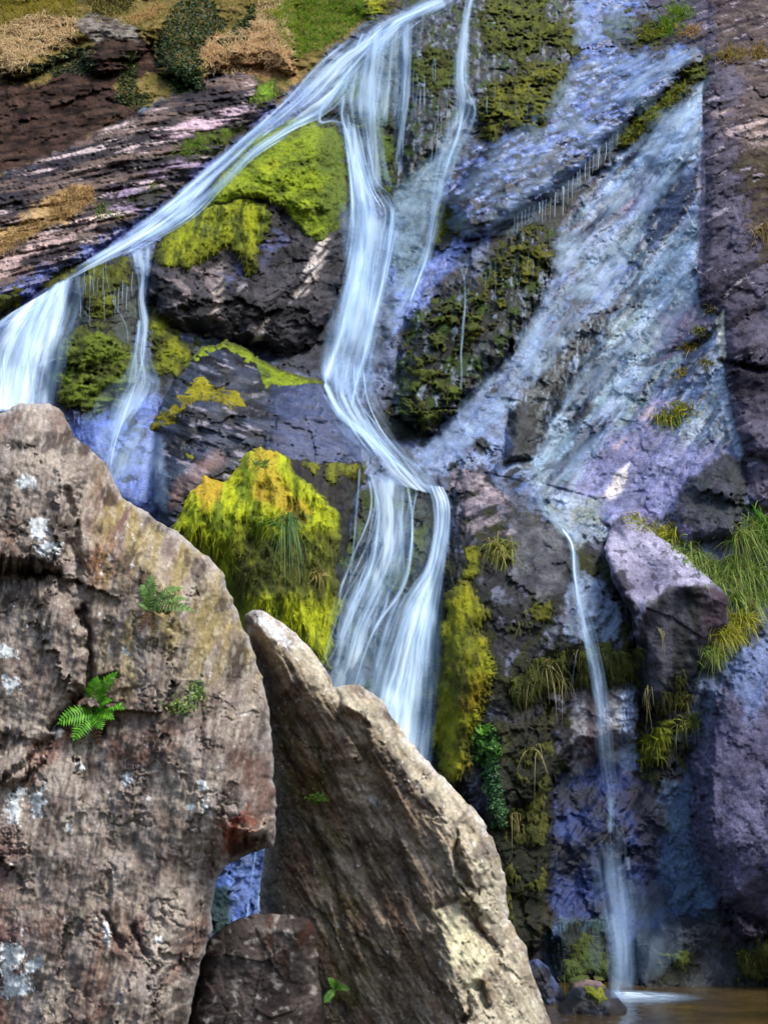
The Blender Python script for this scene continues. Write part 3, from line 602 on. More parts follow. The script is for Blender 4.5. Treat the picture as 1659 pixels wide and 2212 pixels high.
# ---- dark dome below it
def rel_dome(px, py, u, v, sl, d):
    x, y = rot(u, v, -18)
    return .09 * ridged(x / 1.1, y / .3, 4, 541) + .12 * facets(u / .6, v / .5 + .3 * N22[sl], 545) + .04 * facets(u / .22, v / .2, 549) + .25 * np.exp(-(pdist([(480, 760), (560, 800), (600, 830)], px, py) / 20) ** 2) * 0 + .2 * fbm(u / 1.3, v / 1.3, 3, 547)
def col_dome(px, py, u, v, sl, d):
    x, y = rot(u, v, -22)
    c = cmix(np.broadcast_to(srgb(28, 29, 36), px.shape + (3,)), srgb(66, 74, 92), sstep(-.2, .35, fbm(x * 1.6, y * 4, 5, 551)))
    c = cmix(c, srgb(150, 146, 160), sstep(.24, .38, fbm(x * 2, y * 5, 5, 553)) * .7 * sstep(600, 540, px))
    c = cmix(c, srgb(92, 104, 142), sstep(560, 640, px) * .5)  # blue sky sheen on the wet dome, mixed into its colour
    c = cmix(c, srgb(120, 98, 92), sstep(0, 25, sdf([(360, 1030), (480, 960), (500, 1000), (400, 1080), (360, 1120)], px, py) + 20 * N60[sl]) * .7)
    return c, np.full(px.shape, .85, F32)
K2P = [(345, 920), (352, 860), (382, 818), (425, 768), (490, 744), (545, 774), (592, 822), (690, 828), (735, 890), (776, 950), (788, 1010), (776, 1070), (760, 1160), (700, 1240), (560, 1260), (420, 1220), (350, 1140), (330, 1060), (338, 980)]
K2 = solid('rock_dome', K2P, 'cliff', .95, .8, 120, M_CLIFF, 7, rel_dome, col_dome, off=-.3)
tag(K2.o, 'wet dark rounded rock crossed by a thin star of moss beside the main fall', 'rock')
# ---- hump covered with yellow green moss
def rel_hump(px, py, u, v, sl, d):
    r = .16 * fbm(u / .9, v / 1.6, 4, 561) + .10 * ridged(u / .35, v / 1.8, 4, 565) + .03 * fbm(u / .12, v / .2, 3, 569)
    r += np.clip((py - 1080) / 260, 0, 1) * .30
    return r
def col_hump(px, py, u, v, sl, d):
    c = cmix(np.broadcast_to(srgb(44, 40, 40), px.shape + (3,)), srgb(72, 70, 60), sstep(-.3, .4, fbm(u * 5, v * 1.2, 5, 571)))
    return c, np.full(px.shape, .5, F32)
K3P = [(495, 1020), (515, 975), (560, 952), (640, 968), (710, 985), (783, 1000), (785, 1040), (765, 1080), (755, 1180), (748, 1270), (725, 1340), (712, 1440), (640, 1420), (520, 1345), (470, 1230), (365, 1150), (395, 1060), (440, 1020), (480, 1035)]
K3 = solid('mossy_rock', K3P, 'cliff', 1.15, .6, 85, M_CLIFF, 7, rel_hump, col_hump, off=-.55)
tag(K3.o, 'rock hump hung with thick yellow green moss left of the main fall', 'rock')
# ---- purple prow on the right
def rel_prow(px, py, u, v, sl, d):
    rl = [(1300, 1180), (1380, 1330), (1450, 1262), (1530, 1258), (1570, 1290)]
    up = sdf([(1290, 1110), (1345, 1110), (1450, 1180), (1575, 1290), (1530, 1262), (1450, 1266), (1400, 1300), (1376, 1345), (1290, 1180)], px, py)
    r = -.25 * np.exp(-(pdist(rl, px, py) / 30) ** 2) + np.clip(up / 60, 0, 1) * .35 + np.clip((py - 1300) / 200, 0, 1) * .25
    return r + .05 * facets(u / .6, v / .6, 585) + .10 * fbm(u / 1.2, v / 1.2, 4, 581) + .015 * fbm(u / .1, v / .1, 3, 583)
def col_prow(px, py, u, v, sl, d):
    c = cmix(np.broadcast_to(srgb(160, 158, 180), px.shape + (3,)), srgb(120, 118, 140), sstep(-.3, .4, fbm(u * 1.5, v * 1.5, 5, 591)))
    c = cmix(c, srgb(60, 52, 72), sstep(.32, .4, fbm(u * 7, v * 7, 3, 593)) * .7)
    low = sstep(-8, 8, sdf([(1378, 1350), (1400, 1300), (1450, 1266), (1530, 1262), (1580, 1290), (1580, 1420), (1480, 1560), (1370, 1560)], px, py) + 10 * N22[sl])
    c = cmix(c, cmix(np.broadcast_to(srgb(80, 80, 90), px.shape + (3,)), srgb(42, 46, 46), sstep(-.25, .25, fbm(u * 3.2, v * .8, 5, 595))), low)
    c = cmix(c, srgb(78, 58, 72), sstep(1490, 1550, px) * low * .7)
    c = cmix(c, srgb(52, 50, 62), sstep(-4, 8, sdf([(1325, 1250), (1345, 1210), (1380, 1330), (1372, 1400), (1350, 1380)], px, py) + 18 * N22[sl]) * .9)
    return c, np.full(px.shape, .35, F32)
K4P = [(1303, 1185), (1322, 1130), (1345, 1112), (1400, 1140), (1450, 1178), (1530, 1245), (1568, 1285), (1568, 1350), (1530, 1400), (1510, 1440), (1470, 1500), (1440, 1540), (1385, 1520), (1376, 1440), (1368, 1345), (1330, 1270)]
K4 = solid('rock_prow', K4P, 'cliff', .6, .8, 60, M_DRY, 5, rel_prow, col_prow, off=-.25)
tag(K4.o, 'angular lilac rock jutting out beside the green grass band on the right', 'rock')
# ---- rocks at the pool
def rel_pool(px, py, u, v, sl, d): return .06 * facets(u / .3, v / .3, 601) + .03 * fbm(u / .15, v / .15, 3, 603)
def col_pool(px, py, u, v, sl, d):
    c = cmix(np.broadcast_to(srgb(42, 40, 42), px.shape + (3,)), srgb(70, 72, 84), sstep(-.2, .4, fbm(u * 5, v * 5, 4, 611)))
    c = cmix(c, srgb(150, 130, 120), sstep(2138, 2120, py + 14 * N22[sl]) * .7)
    return c, np.full(px.shape, .7, F32)
K5 = solid('pool_rock', [(1228, 2148), (1236, 2124), (1262, 2114), (1300, 2122), (1328, 2148), (1352, 2176), (1372, 2215), (1372, 2260), (1200, 2260), (1192, 2190), (1214, 2160)], 11.3, .45, .45, 34, M_CLIFF, 5, rel_pool, col_pool)
tag(K5.o, 'small dark rock with green moss standing in the brown pool', 'rock')
K6 = solid('pool_rock', [(1130, 2080), (1160, 2070), (1185, 2090), (1200, 2120), (1222, 2150), (1230, 2200), (1130, 2260), (1110, 2160)], 11.9, .35, .4, 30, M_CLIFF, 5, rel_pool, lambda px, py, u, v, sl, d: (cmix(np.broadcast_to(srgb(40, 42, 52), px.shape + (3,)), srgb(84, 94, 128), sstep(0, .4, fbm(u * 5, v * 5, 4, 615))), np.full(px.shape, .8, F32)))
tag(K6.o, 'low wet blue black rock at the pool edge behind the leaning boulder', 'rock')

# ---- the three boulders in front
B1P = [(-460, 980), (-200, 915), (0, 893), (30, 875), (62, 868), (100, 872), (128, 884), (146, 912), (163, 940), (198, 972), (232, 1003), (246, 1040), (262, 1072), (310, 1102), (370, 1142), (412, 1172), (455, 1205), (480, 1238), (493, 1265), (505, 1300), (519, 1335), (545, 1400),
       (572, 1475), (584, 1540), (590, 1605), (594, 1700), (597, 1785), (590, 1828), (545, 1842), (505, 1862), (488, 1874), (474, 1888), (464, 1905), (460, 1960), (460, 2010), (442, 2050), (424, 2130), (404, 2215), (380, 2400), (360, 2800), (-460, 2800)]
def cracks(u, v, sl, size, seed, dep):
    f1, f2, _, _, _ = worley(u / size + .35 * N60[sl] + .12 * N22[sl], v / size * .8 + .35 * np.roll(N60, 40, 0)[sl], seed)
    return dep * sstep(.07, .0, f2 - f1) * sstep(-.25, .15, fbm(u * 2.2, v * 2.2, 3, seed + 40))
def rel_b1(px, py, u, v, sl, d):
    x, y = rot(u, v, 78)
    wx = px + 14 * N60[sl] + 6 * N22[sl]; wy = py + 14 * np.roll(N60, 50, 1)[sl] + 6 * np.roll(N22, 50, 1)[sl]
    r = .07 * fbm(u / .5, v / .6, 5, 701) + .028 * ridged(x / .55, y / .16, 4, 705) + .055 * facets(u / .34 + .2 * N22[sl], v / .46, 709) + .010 * ridged(x / .22, y / .035, 4, 711) + .005 * fbm(u / .03, v / .04, 3, 713)
    r = r + cracks(u, v, sl, .62, 12, .016)
    L1 = sdf([(-460, 880), (60, 850), (135, 875), (170, 945), (195, 1010), (170, 1090), (150, 1180), (118, 1238), (40, 1236), (-460, 1240)], wx, wy)
    L2 = sdf([(-460, 1258), (60, 1250), (130, 1262), (178, 1330), (196, 1410), (188, 1480), (130, 1560), (100, 1640), (30, 1700), (-460, 1680)], wx, wy)
    L3 = sdf([(-460, 1640), (60, 1610), (140, 1600), (220, 1570), (420, 1560), (600, 1560), (600, 1800), (480, 1880), (460, 2010), (400, 2200), (-460, 2800)], wx, wy)
    r -= .17 * np.clip(L1 / 34, 0, 1) ** .5 + .11 * np.clip(L2 / 30, 0, 1) ** .5 + .05 * np.clip(L3 / 40, 0, 1) ** .6
    for ln, dp, w in (([(150, 1060), (165, 1160), (172, 1260)], .07, 9), ([(178, 1320), (198, 1420), (190, 1490), (150, 1540), (112, 1572)], .10, 8), ([(188, 1490), (215, 1470), (250, 1465)], .08, 7), ([(110, 1572), (180, 1562)], .09, 7),
                      ([(228, 1975), (246, 2005), (262, 2050)], .06, 6), ([(284, 2000), (300, 2035), (322, 2060)], .06, 5), ([(318, 2170), (360, 2110), (400, 2060)], .04, 5), ([(232, 1880), (236, 1950)], .03, 6), ([(40, 1240), (120, 1245)], .06, 6),
                      ([(420, 1480), (440, 1560), (430, 1640)], .03, 10), ([(0, 1690), (60, 1640), (110, 1600)], .07, 8), ([(525, 1450), (560, 1600), (575, 1720)], .02, 14)):
        r += dp * np.exp(-(pdist(ln, wx, wy) / w) ** 2)
    r += np.clip((wy - 1790) / 70, 0, 1.2) * sstep(475, 500, wx) * sstep(1900, 1860, wy) * .30      # underside of the jut
    r += np.clip((px - 470) / 120, 0, 1) ** 2 * .22
    r += .10 * sstep(300, 560, px) * sstep(1700, 1300, py)
    return r
LICH = [([(62, 1125), (82, 1115), (104, 1122), (105, 1148), (90, 1170), (70, 1160)], 6), ([(75, 1180), (100, 1170), (132, 1172), (134, 1192), (110, 1202), (85, 1195)], 9), ([(32, 1040), (50, 1024), (78, 1030), (80, 1052), (40, 1056)], 3), ([(108, 1570), (120, 1562), (136, 1572), (135, 1592), (118, 1596)], 3),
        ([(0, 2042), (45, 2038), (58, 2060), (50, 2080), (30, 2090), (40, 2120), (60, 2140), (30, 2150), (0, 2100)], 9), ([(55, 2080), (92, 2064), (96, 2080), (75, 2100), (56, 2104)], 6), ([(5, 2110), (60, 2100), (70, 2140), (30, 2152), (5, 2150)], 12), ([(162, 1648), (176, 1646), (184, 1660), (170, 1668)], 4),
        ([(428, 1690), (445, 1684), (452, 1705), (438, 1712)], 6), ([(400, 1740), (416, 1730), (418, 1745), (404, 1756)], 6), ([(0, 1390), (30, 1402), (40, 1422), (0, 1420)], 7), ([(10, 1460), (40, 1464), (45, 1485), (15, 1500)], 9), ([(440, 1730), (452, 1722), (455, 1750), (440, 1756)], 9), ([(266, 1675), (280, 1670), (285, 1688), (270, 1695)], 6),
        ([(140, 1780), (150, 1776), (154, 1792), (146, 1796)], 5), ([(336, 2026), (348, 2024), (350, 2036), (338, 2038)], 4), ([(226, 1975), (238, 1990), (238, 2040), (228, 2045)], 7), ([(265, 1400), (274, 1398), (280, 1412), (268, 1415)], 5), ([(182, 1560), (198, 1556), (200, 1576), (188, 1580)], 7), ([(20, 1720), (50, 1700), (40, 1780), (15, 1760)], 12), ([(70, 1720), (95, 1700), (92, 1760), (72, 1765)], 12)]
def col_b1(px, py, u, v, sl, d):
    x, y = rot(u, v, 80)
    n = px.shape + (3,)
    c = cmix(np.broadcast_to(srgb(164, 155, 146), n), srgb(128, 117, 111), sstep(-.35, .35, fbm(u * 3, v * 2.2, 5, 721)))
    c = cmix(c, srgb(156, 148, 144), sstep(.05, .4, fbm(x * 4, y * 11, 5, 723)) * .7)
    c = cmix(c, srgb(112, 82, 70), sstep(.08, .42, fbm(u * 2.6 + 9, v * 2.1, 5, 725)) * .65)
    c = cmix(c, srgb(150, 138, 96), sstep(180, 260, px + 40 * N60[sl]) * sstep(1560, 1400, py + 60 * N60[sl]) * sstep(-.35, .3, fbm(x * 3, y * 10, 5, 727)) * .8)
    c = cmix(c, srgb(146, 104, 62), sstep(30, -20, pdist([(215, 1180), (215, 1250)], px, py) - 10 + 30 * N60[sl]) * .6)
    c = cmix(c, srgb(58, 50, 48), sstep(.18, .4, fbm(u * 6, v * 4.5, 5, 729)) * .7)
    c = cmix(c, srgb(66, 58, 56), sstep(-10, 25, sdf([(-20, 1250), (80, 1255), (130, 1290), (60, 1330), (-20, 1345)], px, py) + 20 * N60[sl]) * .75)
    c = cmix(c, srgb(126, 84, 76), sstep(-14, 20, sdf([(60, 1630), (180, 1490), (195, 1540), (110, 1660), (60, 1690)], px, py) + 18 * N60[sl]) * .7)
    c = cmix(c, srgb(118, 78, 76), sstep(70, -30, px + 60 * N60[sl] - 20) * sstep(1750, 1850, py) * .6)
    c = cmix(c, srgb(140, 66, 40), sstep(-10, 20, sdf([(470, 1780), (540, 1740), (560, 1780), (540, 1830), (480, 1850)], px, py) + 20 * N22[sl] + 14 * N60[sl]) * .8)
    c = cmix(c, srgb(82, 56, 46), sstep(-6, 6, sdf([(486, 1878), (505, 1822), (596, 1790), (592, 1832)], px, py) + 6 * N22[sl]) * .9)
    c = cmix(c, srgb(178, 172, 160), sstep(.05, .4, fbm(x * 12, y * 34, 4, 761)) * .4); c = cmix(c, srgb(66, 58, 50), sstep(.12, .42, fbm(x * 11 + 4, y * 28, 4, 763)) * .35)
    c = cmix(c, srgb(170, 166, 164), sstep(16, 2, d + 5 * N22[sl]) * sstep(-.4, .2, fbm(u * 9, v * 9, 4, 731)) * .75)
    for i, (pl, e) in enumerate(LICH):
        s2 = window(pl, 40); m = sdf(pl, px, py) + e * 1.3 * np.roll(N9, 13 * i, 1)[sl] + e * np.roll(N22, 29 * i, 0)[sl]
        m = m + 3 * fbm(px / 3.2, py / 3.2, 2, 773 + i); c = cmix(c, srgb(214, 222, 226), sstep(-1, 1.5, m) * (.78 + .3 * fbm(px / 5, py / 5, 2, 779)))
    sp = fbm(u * 26, v * 20, 4, 741, .65); ms = sstep(.46, .56, sp) * sstep(-.2, .35, fbm(u * 2.4, v * 2.4, 3, 743))
    c = cmix(c, srgb(204, 204, 206), ms * .85)
    return c, np.full(px.shape, .12, F32)
B1 = solid('boulder', B1P, lambda px, py: (5.45 + 0 * px).astype(F32), .62, .7, 130, M_BOULDER, 5, rel_b1, col_b1, near=True)
tag(B1.o, 'large brown boulder with white lichen and ferns filling the lower left', 'boulder')
B2P = [(524, 1345), (530, 1326), (545, 1317), (566, 1320), (612, 1346), (650, 1380), (684, 1414), (708, 1450), (722, 1482), (745, 1478), (772, 1476), (805, 1495), (832, 1522), (850, 1555), (872, 1582), (905, 1620), (934, 1655), (962, 1682), (992, 1712), (1020, 1745), (1044, 1775), (1062, 1808), (1080, 1845),
       (1089, 1880), (1094, 1930), (1100, 1992), (1118, 2018), (1136, 2042), (1142, 2080), (1158, 2115), (1172, 2165), (1188, 2215), (1230, 2400), (1260, 2800), (500, 2800), (560, 2300), (560, 2000), (566, 1900), (572, 1850), (570, 1700), (560, 1520), (545, 1420)]
RIDGE = [(550, 1318), (640, 1420), (715, 1500), (800, 1560), (880, 1660), (960, 1760), (985, 1850), (968, 1930), (955, 2010), (985, 2110), (1010, 2215), (1040, 2400), (1050, 2800)]
def rel_b2(px, py, u, v, sl, d):
    x, y = rot(u, v, -58)                    # strata run down to the right
    wx = px + 12 * N60[sl] + 5 * N22[sl]; wy = py + 12 * np.roll(N60, 50, 1)[sl] + 5 * np.roll(N22, 50, 1)[sl]
    rx = np.interp(py, [p[1] for p in RIDGE], [p[0] for p in RIDGE]).astype(F32)
    s = wx - rx
    r = np.where(s < 0, -s / 1000 * 1.5, s / 1000 * 2.2)
    r = np.clip(r, 0, .65)
    r += .07 * fbm(u / .45, v / .5, 5, 801) + .035 * ridged(x / .7, y / .11, 5, 805) + .05 * facets(x / .42 + .2 * N22[sl], y / .17, 809) + .010 * ridged(x / .24, y / .035, 4, 811) + .005 * fbm(u / .03, v / .03, 3, 813)
    r = r + cracks(x * .5, y * 1.6, sl, .5, 14, .018)
    for ln, dp, w in (([(755, 1690), (770, 1720), (800, 1720), (815, 1735)], .04, 7), ([(985, 1800), (990, 1870), (1030, 1930), (1010, 1950)], .09, 7), ([(940, 1960), (985, 1935), (1000, 1950)], .06, 6), ([(1000, 1965), (1040, 2020), (1080, 2060)], .07, 8),
                      ([(1000, 2200), (1015, 2140), (1035, 2130), (1050, 2170)], .10, 10), ([(725, 1490), (740, 1540), (790, 1560)], .05, 8), ([(1000, 1780), (1040, 1830), (1070, 1900)], .05, 6), ([(620, 1500), (700, 1640), (760, 1800), (830, 1980)], .05, 9), ([(600, 1560), (640, 1700), (720, 1900), (760, 2100)], .06, 10),
                      ([(800, 1700), (880, 1850), (900, 1960), (940, 2100)], .04, 8)):
        r += dp * np.exp(-(pdist(ln, wx, wy) / w) ** 2)
    r -= .12 * np.clip(sdf([(985, 1810), (1040, 1800), (1060, 1880), (1030, 1930), (995, 1890)], wx, wy) / 20, 0, 1) ** .6
    r -= .12 * np.clip(sdf([(985, 1905), (1030, 1935), (1020, 1955), (985, 1945)], wx, wy) / 12, 0, 1) ** .6
    r -= .10 * np.clip(sdf([(725, 1478), (800, 1475), (850, 1550), (800, 1560), (740, 1530)], wx, wy) / 25, 0, 1) ** .6
    return r
def col_b2(px, py, u, v, sl, d):
    x, y = rot(u, v, -58); n = px.shape + (3,)
    rx = np.interp(py, [p[1] for p in RIDGE], [p[0] for p in RIDGE]).astype(F32); s = px - rx + 30 * N60[sl] + 10 * N22[sl]
    c = cmix(np.broadcast_to(srgb(160, 148, 130), n), srgb(120, 109, 95), sstep(-.35, .35, fbm(x * 2, y * 7, 5, 821)))
    c = cmix(c, srgb(150, 142, 132), sstep(.05, .4, fbm(x * 3, y * 12, 5, 823)) * .65)
    c = cmix(c, srgb(112, 78, 60), sstep(.05, .4, fbm(x * 1.6 + 5, y * 5, 5, 825)) * .55 * sstep(-10, -90, s))
    c = cmix(c, srgb(96, 92, 48), sstep(40, 0, pdist([(640, 1600), (700, 1800), (740, 1980), (760, 2150)], px, py) - 20 + 40 * N60[sl]) * .7 * sstep(-.4, .2, fbm(x * 4, y * 14, 4, 827)))
    c = cmix(c, srgb(190, 184, 166), sstep(-30, 20, s) * sstep(-.45, .25, fbm(x * 2.4, y * 8, 5, 829)) * .85)  # side right of the ridge painted paler, as lit by the sky
    c = cmix(c, srgb(212, 208, 180), sstep(-8, 16, sdf([(940, 1960), (985, 1960), (1060, 2060), (1040, 2130), (1000, 2140), (975, 2080)], px, py) + 20 * N22[sl]) * .8)
    c = cmix(c, srgb(92, 84, 82), sstep(.12, .35, fbm(u * 6, v * 6, 5, 831)) * .6)
    c = cmix(c, srgb(96, 62, 50), sstep(-5, 10, sdf([(1005, 1960), (1040, 1990), (1070, 2040), (1030, 2030)], px, py) + 14 * N22[sl]) * .6)
    c = cmix(c, srgb(206, 208, 212), sstep(-6, 8, sdf([(540, 1335), (560, 1325), (600, 1350), (640, 1390), (620, 1400), (580, 1370)], px, py) + 12 * N22[sl] + 8 * N9[sl]) * .85)
    c = cmix(c, srgb(196, 192, 188), sstep(22, 4, d + 8 * N22[sl]) * sstep(-.3, .3, fbm(u * 9, v * 9, 4, 833)) * .8)
    c = cmix(c, srgb(206, 202, 196), sstep(-8, 10, sdf([(750, 1690), (775, 1690), (830, 1730), (815, 1745), (780, 1720)], px, py) + 9 * N22[sl]) * .75)
    c = cmix(c, srgb(168, 156, 134), sstep(.05, .4, fbm(x * 9, y * 34, 4, 861)) * .4); c = cmix(c, srgb(60, 52, 44), sstep(.12, .42, fbm(x * 8 + 4, y * 28, 4, 863)) * .4)
    sp = fbm(u * 26, v * 22, 4, 841, .65); c = cmix(c, srgb(206, 206, 206), sstep(.48, .58, sp) * .7)
    return c, np.full(px.shape, .12, F32)
B2 = solid('boulder', B2P, lambda px, py: (6.15 + 0 * px).astype(F32), .45, .6, 75, M_BOULDER, 5, rel_b2, col_b2, near=True)
tag(B2.o, 'tall leaning boulder with a pale ridged right edge in front of the main fall', 'boulder')
B3P = [(452, 2026), (500, 1992), (545, 1974), (600, 1972), (650, 1980), (672, 1988), (684, 2020), (690, 2100), (702, 2215), (720, 2800), (330, 2800), (370, 2400), (400, 2215), (420, 2130), (436, 2060)]
def rel_b3(px, py, u, v, sl, d):
    rl = [(650, 1985), (600, 2080), (560, 2150), (540, 2260)]
    return .05 * fbm(u / .4, v / .4, 4, 901) + .03 * facets(u / .2, v / .2, 905) + .008 * facets(u / .06, v / .06, 907) + .006 * fbm(u / .03, v / .03, 3, 909) + np.clip((px - np.interp(py, [1985, 2080, 2150, 2260, 2800], [655, 605, 565, 545, 500])) / 100, 0, 1).astype(F32) * .4
def col_b3(px, py, u, v, sl, d):
    c = cmix(np.broadcast_to(srgb(98, 92, 90), px.shape + (3,)), srgb(66, 60, 60), sstep(-.35, .35, fbm(u * 4, v * 4, 5, 921)))
    c = cmix(c, srgb(160, 158, 156), sstep(.25, .5, fbm(u * 16, v * 16, 4, 923)) * .6)
    c = cmix(c, srgb(92, 64, 48), sstep(.1, .4, fbm(u * 5, v * 3, 4, 925)) * sstep(540, 600, px) * .6)
    return c, np.full(px.shape, .2, F32)
B3 = solid('boulder', B3P, lambda px, py: (5.75 + 0 * px).astype(F32), .32, .4, 40, M_BOULDER, 5, rel_b3, col_b3, near=True)
tag(B3.o, 'small dark grey boulder wedged between the two big ones below the gap', 'boulder')

ZS = blur(ZB, 3, 1)

# ------------------------------------------------------------------ moss
def blades(root, dirn, ln, wd, droop, c1, c2, seg=5, tip=None):
    """tapered curved blades: arrays of roots, start directions, lengths, widths, how far gravity bends them"""
    n = len(root); t = np.linspace(0, 1, seg + 1)[None, :, None]
    side = np.cross(dirn, rng.normal(size=(n, 3))); side /= np.linalg.norm(side, axis=1)[:, None] + 1e-9
    ln_ = ln[:, None, None]
    c = root[:, None, :] + dirn[:, None, :] * t * ln_ + np.array([0, 0, -1.0]) * (t ** 2) * (droop * ln)[:, None, None]
    w_ = (wd[:, None, None] * (1 - t ** 1.5 * .93)) * .5
    a = c - side[:, None, :] * w_; b = c + side[:, None, :] * w_
    co = np.stack([a, b], 2).reshape(-1, 3)
    base = (np.arange(n) * (seg + 1) * 2)[:, None]; k = np.arange(seg)[None, :] * 2
    f = np.stack([base + k, base + k + 1, base + k + 3, base + k + 2], -1).reshape(-1, 4)
    mixv = np.clip(rng.uniform(0, 1, (n, 1, 1)) * .8 + t * .3, 0, 1)
    col = srgb(*c1) + (srgb(*c2) - srgb(*c1)) * mixv
    col = np.repeat(col[:, :, None, :], 2, 2).reshape(-1, 3)
    return co, f, col
def unit(v): return v / (np.linalg.norm(v, axis=-1, keepdims=True) + 1e-9)
def moss_sheet(name, poly, field, h, c1, c2, e=20, w=22, thr=None, streak=1.0, parent=None, label=None, sl=None, c3=None, hang=0.0, extra=None):
    if sl is None: sl = window(poly, 50)
    px, py = PX[sl], PY[sl]; u, v = U[sl], V[sl]; _sh[0] += 1; s = 1000 + _sh[0] * 5
    m = sstep(-e / 2, e, sdf(poly, px, py) + wob(sl, w))
    if thr is not None: m = m * sstep(thr - .12, thr + .2, fbm(u * 2.2, v * 1.6, 5, s, .6) * .75 + .45 * fbm(u * 6.5, v * 4.5, 4, s + 9, .6))
    bil = 1 - np.abs(fbm(u * 1.8, v * 1.8 / streak, 4, s + 1)) * 1.6; b2_ = 1 - np.abs(fbm(u * 6, v * 6 / streak, 3, s + 2)) * 1.4
    th = h * (np.sqrt(m) * (.30 + .55 * bil + .32 * b2_)) - .05 * (1 - m) - .02 + .02 * fbm(u * 18, v * 18 / streak, 3, s + 3) * m
    t = .5 + .7 * fbm(u * 1.6, v * 1.2 / streak, 5, s + 4) + .45 * (b2_ - .5) + .6 * (bil - .55)
    if hang: t = t - hang * sstep(-.1, .4, fbm(u * 7, v * .8, 4, s + 5))
    c = cmix(np.broadcast_to(srgb(*c2), px.shape + (3,)), srgb(*c1), sstep(0, 1, t))
    if c3 is not None: c = cmix(c, srgb(*c3), sstep(.15, .5, fbm(u * 1.3, v * 1.3, 4, s + 6)) * .8)
    if extra: c = extra(c, px, py, u, v, sl)
    c = c * (1.12 if parent else 1.0)
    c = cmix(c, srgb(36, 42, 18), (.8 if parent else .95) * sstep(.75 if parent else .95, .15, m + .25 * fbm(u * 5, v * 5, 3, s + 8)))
    c = cmix(c, srgb(22, 28, 12), .8 * sstep(.30, -.15, bil * .6 + b2_ * .4 - .12))  # hollows between the moss lobes darkened, shade painted into the colour
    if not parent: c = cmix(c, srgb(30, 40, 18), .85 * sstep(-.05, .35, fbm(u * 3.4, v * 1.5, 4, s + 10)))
    fy = np.minimum(blur(field, 2), field + .03) - np.maximum(th, -.08)
    ok = m > .08
    any4 = ok[:-1, :-1] | ok[1:, :-1] | ok[1:, 1:] | ok[:-1, 1:]
    f = grid_faces(*px.shape)[any4]
    if len(f) < 20: return None
    co = world_pt(px, py, fy).reshape(-1, 3)
    co, f, at = compact(co, f, {'Col': c.reshape(-1, 3)})
    iy, ix = np.nonzero(m > .35); nb = int(len(iy) * G * G / 16)
    if nb and len(iy):
        pk = rng.integers(0, len(iy), nb); iy, ix = iy[pk], ix[pk]
        rx = px[iy, ix] + rng.uniform(-1.2, 1.2, nb); ry = py[iy, ix] + rng.uniform(-1.2, 1.2, nb)
        rt = world_pt(rx, ry, fy[iy, ix] + .01); sc = fy[iy, ix] / FPX
        dr = unit(np.array([0, -.75, .25 if not hang else -.2]) + rng.normal(size=(nb, 3)) * .5)
        bc, bf, _ = blades(rt, dr, (8 + 7 * bool(hang)) * sc * rng.uniform(.4, 1.3, nb), 2.0 * sc * rng.uniform(.7, 1.4, nb), rng.uniform(.5, 1.6, nb), (0, 0, 0), (0, 0, 0), 3)
        cc = c[iy, ix] * rng.uniform(.7, 1.45, (nb, 1)); cc = np.repeat(cc, len(bc) // nb, 0)
        f = np.concatenate([f, bf + len(co)]); co = np.concatenate([co, bc]); at = {'Col': np.concatenate([at['Col'], cc])}
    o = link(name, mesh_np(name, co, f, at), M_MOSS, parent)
    if label: tag(o, label, 'moss')
    ZB[sl] = np.where(m > .3, np.minimum(ZB[sl], fy), ZB[sl])
    return o
# moss that belongs to the blocks
def rock_moss(rk, poly, h, c1, c2, **kw): return moss_sheet('moss', poly, rk.front, h, c1, c2, sl=rk.sl, parent=rk.o, **kw)
rock_moss(K1, [(436, 452), (475, 384), (505, 335), (550, 300), (640, 258), (672, 266), (725, 272), (742, 320), (752, 380), (750, 450), (715, 495), (690, 510), (662, 508), (648, 492), (632, 466), (590, 436), (540, 430), (480, 440)], .16, MB, (84, 104, 26), c3=(172, 182, 40), e=10, w=9,
          extra=lambda c, px, py, u, v, sl: cmix(c, srgb(74, 102, 48), sstep(670, 715, px + 20 * N60[sl]) * .8))
rock_moss(K1, [(334, 560), (350, 516), (386, 484), (440, 450), (508, 428), (578, 440), (588, 478), (578, 520), (560, 530), (552, 590), (535, 595), (520, 545), (492, 530), (455, 556), (400, 582), (352, 575)], .2, (162, 170, 26), (70, 86, 24), e=10, w=10, streak=2.2, hang=.7,
          extra=lambda c, px, py, u, v, sl: cmix(c, srgb(52, 58, 18), sstep(505, 585, py + 40 * N60[sl] + .12 * (px - 460)) * .8))
rock_moss(K1, [(640, 470), (700, 480), (745, 470), (735, 500), (690, 520), (660, 500)], .12, MB, MD, e=14, w=14, streak=2.5, hang=.6)
rock_moss(K2, [(325, 930), (345, 895), (395, 850), (412, 812), (438, 808), (455, 830), (500, 838), (530, 855), (535, 880), (490, 882), (455, 868), (425, 870), (400, 890), (368, 922)], .05, (158, 150, 22), (96, 88, 26), e=8, w=9, thr=-.5)
rock_moss(K2, [(405, 790), (440, 752), (490, 738), (545, 768), (560, 790), (540, 785), (490, 755), (440, 775)], .07, MB, MD, e=10, w=8)
rock_moss(K2, [(548, 775), (600, 800), (650, 815), (700, 828), (650, 836), (590, 832), (572, 845), (560, 820)], .08, MB, MD, e=10, w=6)
rock_moss(K2, [(400, 980), (420, 975), (425, 992), (405, 996)], .04, MO, MD, e=6, w=5)
